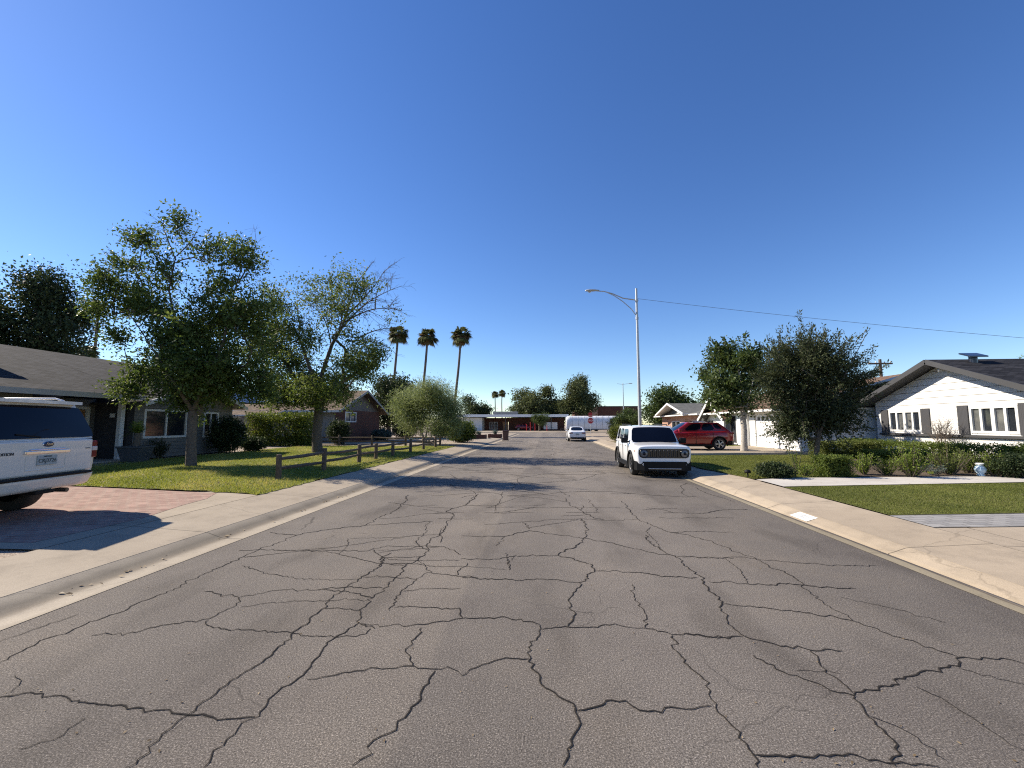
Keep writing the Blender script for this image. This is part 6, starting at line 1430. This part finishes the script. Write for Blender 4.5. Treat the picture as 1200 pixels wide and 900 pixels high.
k_ = (e1.x-a0.x)/(a1.x-a0.x); sagm = 0.0
a1 = a0 + (e1-a0)*1.35
pts = [a0.lerp(a1, t) - Vector((0, 0, 4*.22*t*(1-t))) for t in np.linspace(0, 1, 40)]
mb = MB(); mb.tube(pts, .011, 6); tag(mb.build('overhead_cable', M['wire']), 'thin dark overhead cable running from the street lamp', 'cable')
up = PY(1035, 470, 44); ub = thing('utility_pole', 'brown wooden utility pole with a cross-arm behind the white house', 'utility pole', (up.x, 44, .13)); zt = PY(1035, 421, 44).z-.13
mb = MB(); mb.tube([(0, 0, 0), (0, 0, zt)], [.18, .12], 9); mb.build('pole', M['wood_grey'], ub); mb = MB(); mb.box((-1.1, -.08, zt-.5), (1.1, .06, zt-.35)); mb.build('cross_arm', M['wood_grey'], ub)
for x in (-.95, -.4, .4, .95):
    mb = MB(); mb.lathe([(.03, 0), (.06, .03), (.05, .12), (0, .15)], 8, 0, Matrix.Translation((x, 0, zt-.35))); mb.build('insulator', M['white_plain'], ub)
fl = PY(735, 505, 86); f2 = thing('street_lamp', 'far thin street lamp with two short arms across the side street', 'street lamp', (fl.x, 89.4, .15)); zt = PY(735, 449, 89.4).z-.15
mb = MB(); mb.tube([(0, 0, 0), (0, 0, zt)], [.12, .07], 8); mb.build('pole', M['galv'], f2); mb = MB(); mb.tube([(-1.2, 0, zt-.1), (0, 0, zt-.25), (1.5, 0, zt-.05)], .035, 6); mb.build('mast_arm', M['galv'], f2)
mb = MB(); mb.box((1.2, -.15, zt-.12), (1.9, .15, zt)); mb.build('lamp_head', M['galv'], f2, bevel=.04)
# stop sign
sp = PY(692, 493, 66); st = thing('stop_sign', 'red octagonal STOP sign on a thin post at the road end', 'sign', (sp.x, 66, .14)); zc = sp.z-.14
mb = MB(); mb.tube([(0, .05, 0), (0, .05, zc+.8)], .03, 6); mb.build('post', M['galv'], st)
oc = lambda r, y, rot=R(22.5): [(r*math.cos(rot+i*math.pi/4), y, zc+r*math.sin(rot+i*math.pi/4)) for i in range(8)]
mb = MB(); A = oc(.50, -.0); B = oc(.50, .02); mb.mesh(A+B, [tuple(range(8))] + [tuple(range(8, 16))[::-1]] + [(i, 8+i, 8+(i+1) % 8, (i+1) % 8) for i in range(8)]); A2 = oc(.46, -.004); mb.mesh(A2, [tuple(range(8))], 1)
bd = mb.build('sign_board', [M['sign_white'], M['sign_red']], st)
for p in bd.data.polygons:
    if p.material_index == 1 and p.normal.y > 0: p.flip()
text_mesh('sign_text', 'STOP', .37, Matrix.Translation((0, -.010, zc)) @ Matrix.Rotation(R(90), 4, 'X'), M['sign_white'], bd, .002, .004)
for z0, h_, w_ in ((.56, .15, .62), (.76, .46, .52)):
    mb = MB(); mb.box((-w_/2, 0, zc+z0), (w_/2, .015, zc+z0+h_)); mb.build('upper_plate', M['sign_red'], st, bevel=.005)
# wheelie bin at the kerb
bb = P(592.5, 516.6, .02); bn = thing('wheelie_bin', 'brown wheeled rubbish bin standing at the kerb', 'bin', (bb.x, bb.y, .01), R(8))
vs = [(s*a, t*b, z) for a, b, z in ((.24, .26, .06), (.31, .35, .98)) for s, t in ((-1, -1), (1, -1), (1, 1), (-1, 1))]
mb = MB(); mb.mesh(vs, [(3,2,1,0),(4,5,6,7),(0,1,5,4),(1,2,6,5),(2,3,7,6),(3,0,4,7)]); mb.build('bin_body', M['bin'], bn, bevel=.03)
mb = MB(); mb.prism([(-.34, -.40), (.34, -.40), (.34, .38), (-.34, .38)], .985, 1.05); mb.build('lid', M['bin'], bn, bevel=.025)
for s in (-1, 1):
    mb = MB(); mb.lathe([(0, -.03), (.12, -.03), (.13, 0), (.12, .03), (0, .03)], 16, 0, Matrix.Translation((s*.27, .27, .13)) @ Matrix.Rotation(R(90), 4, 'Y')); mb.build('wheel', M['rubber'], bn)
mb = MB(); mb.tube([(-.22, .40, .93), (.22, .40, .93)], .018, 6); mb.build('handle', M['bin'], bn)
# garden bits along the walkway
ub_ = P(1149.5, 557.5, .176); un = thing('garden_urn', 'blue and white glazed urn beside the walkway', 'urn', ub_); un.scale = (.72,)*3
mb = MB(); mb.lathe([(0, 0), (.12, 0), (.13, .03), (.09, .07), (.17, .18), (.19, .27), (.15, .37), (.09, .42)], 20); mb.build('urn_body', M['urn'], un); mb = MB(); mb.lathe([(.09, .42), (.13, .44), (.14, .50), (.12, .51), (.10, .46), (0, .45)], 20); mb.build('rim', M['white_plain'], un)
yb = P(1091, 558, .176); yf_ = thing('marker_flag', 'small yellow flag on a wire in the bed', 'flag', yb); mb = MB(); mb.tube([(0, 0, 0), (0, 0, .13)], .004, 5); mb.build('wire', M['galv'], yf_); mb = MB(); mb.box((-.075, -.003, .07), (.075, .003, .13)); mb.build('flag_cloth', M['yellow'], yf_)
kb = P(876.5, 559.5, .165); kl = thing('path_light', 'small black path light at the tip of the lawn', 'light', kb); mb = MB(); mb.tube([(0, 0, 0), (0, 0, .13)], .02, 8); mb.build('stake', M['black_plastic'], kl); mb = MB(); mb.lathe([(.02, .12), (.085, .13), (.08, .19), (.03, .22), (0, .22)], 14); mb.build('shade', M['black_plastic'], kl)
# house numbers painted on the kerbs
def kerb_number(txt, x0, y0, ln3, wd, label, side, z=.156, tilt=0):
    root = thing('kerb_number', label, 'house number', (x0, y0, z)); root.rotation_euler = (0, tilt, 0)
    mb = MB(); mb.face([(-wd/2, -ln3/2, 0), (wd/2, -ln3/2, 0), (wd/2, ln3/2, 0), (-wd/2, ln3/2, 0)]); mb.build('painted_panel', M['number_plate_white'], root)
    T = Matrix.Translation((0, 0, .003)) @ Matrix.Rotation(R(90 if side > 0 else -90) + 0, 4, 'Z')
    if side > 0: T = Matrix.Translation((0, 0, .003)) @ Matrix.Rotation(R(-90), 4, 'Z')
    else: T = Matrix.Translation((0, 0, .003)) @ Matrix.Rotation(R(90), 4, 'Z')
    text_mesh('digits', txt, wd*.72, T, M['number_grey'], root, .0005, .002)
q = P(929.5, 602.3, .085); kerb_number('1822', XR+.345, q.y, .52, .20, 'white painted panel with a faded house number on the sunny kerb', 1, .046, -math.atan2(.078, .24))
q = P(423, 570.5, .08); kerb_number('1821', XL-.47, q.y, .50, .15, 'faded house number panel painted on the shaded kerb', -1, .047, math.atan2(.05, .12))
# dark red car in the far carport
dup(red, (-5.2, 103, .14), R(0), label='dark red car parked deep in the carport of the flat-roofed house')

for i, (px, h_) in enumerate([(617, 1.5), (621.5, 1.9), (627, 1.6), (641, 1.2)]):
    q = PY(px, 505, 97.6); po = thing('red_post', ['short red pipe post before the dark carport, first from the brown bin', 'tallest red pipe post before the dark carport', 'red pipe post beside the small dark green tree', 'lowest red pipe post between the small tree and the white panel'][i], 'post', (q.x, 97.6, .14), 0, 'red posts before the flat-roofed house')
    mb = MB(); mb.tube([(0, 0, 0), (0, 0, h_)], .07, 8); mb.build('pipe', M['sign_red'], po); mb = MB(); mb.lathe([(.09, h_), (.09, h_+.03), (0, h_+.06)], 8); mb.build('cap', M['sign_red'], po)
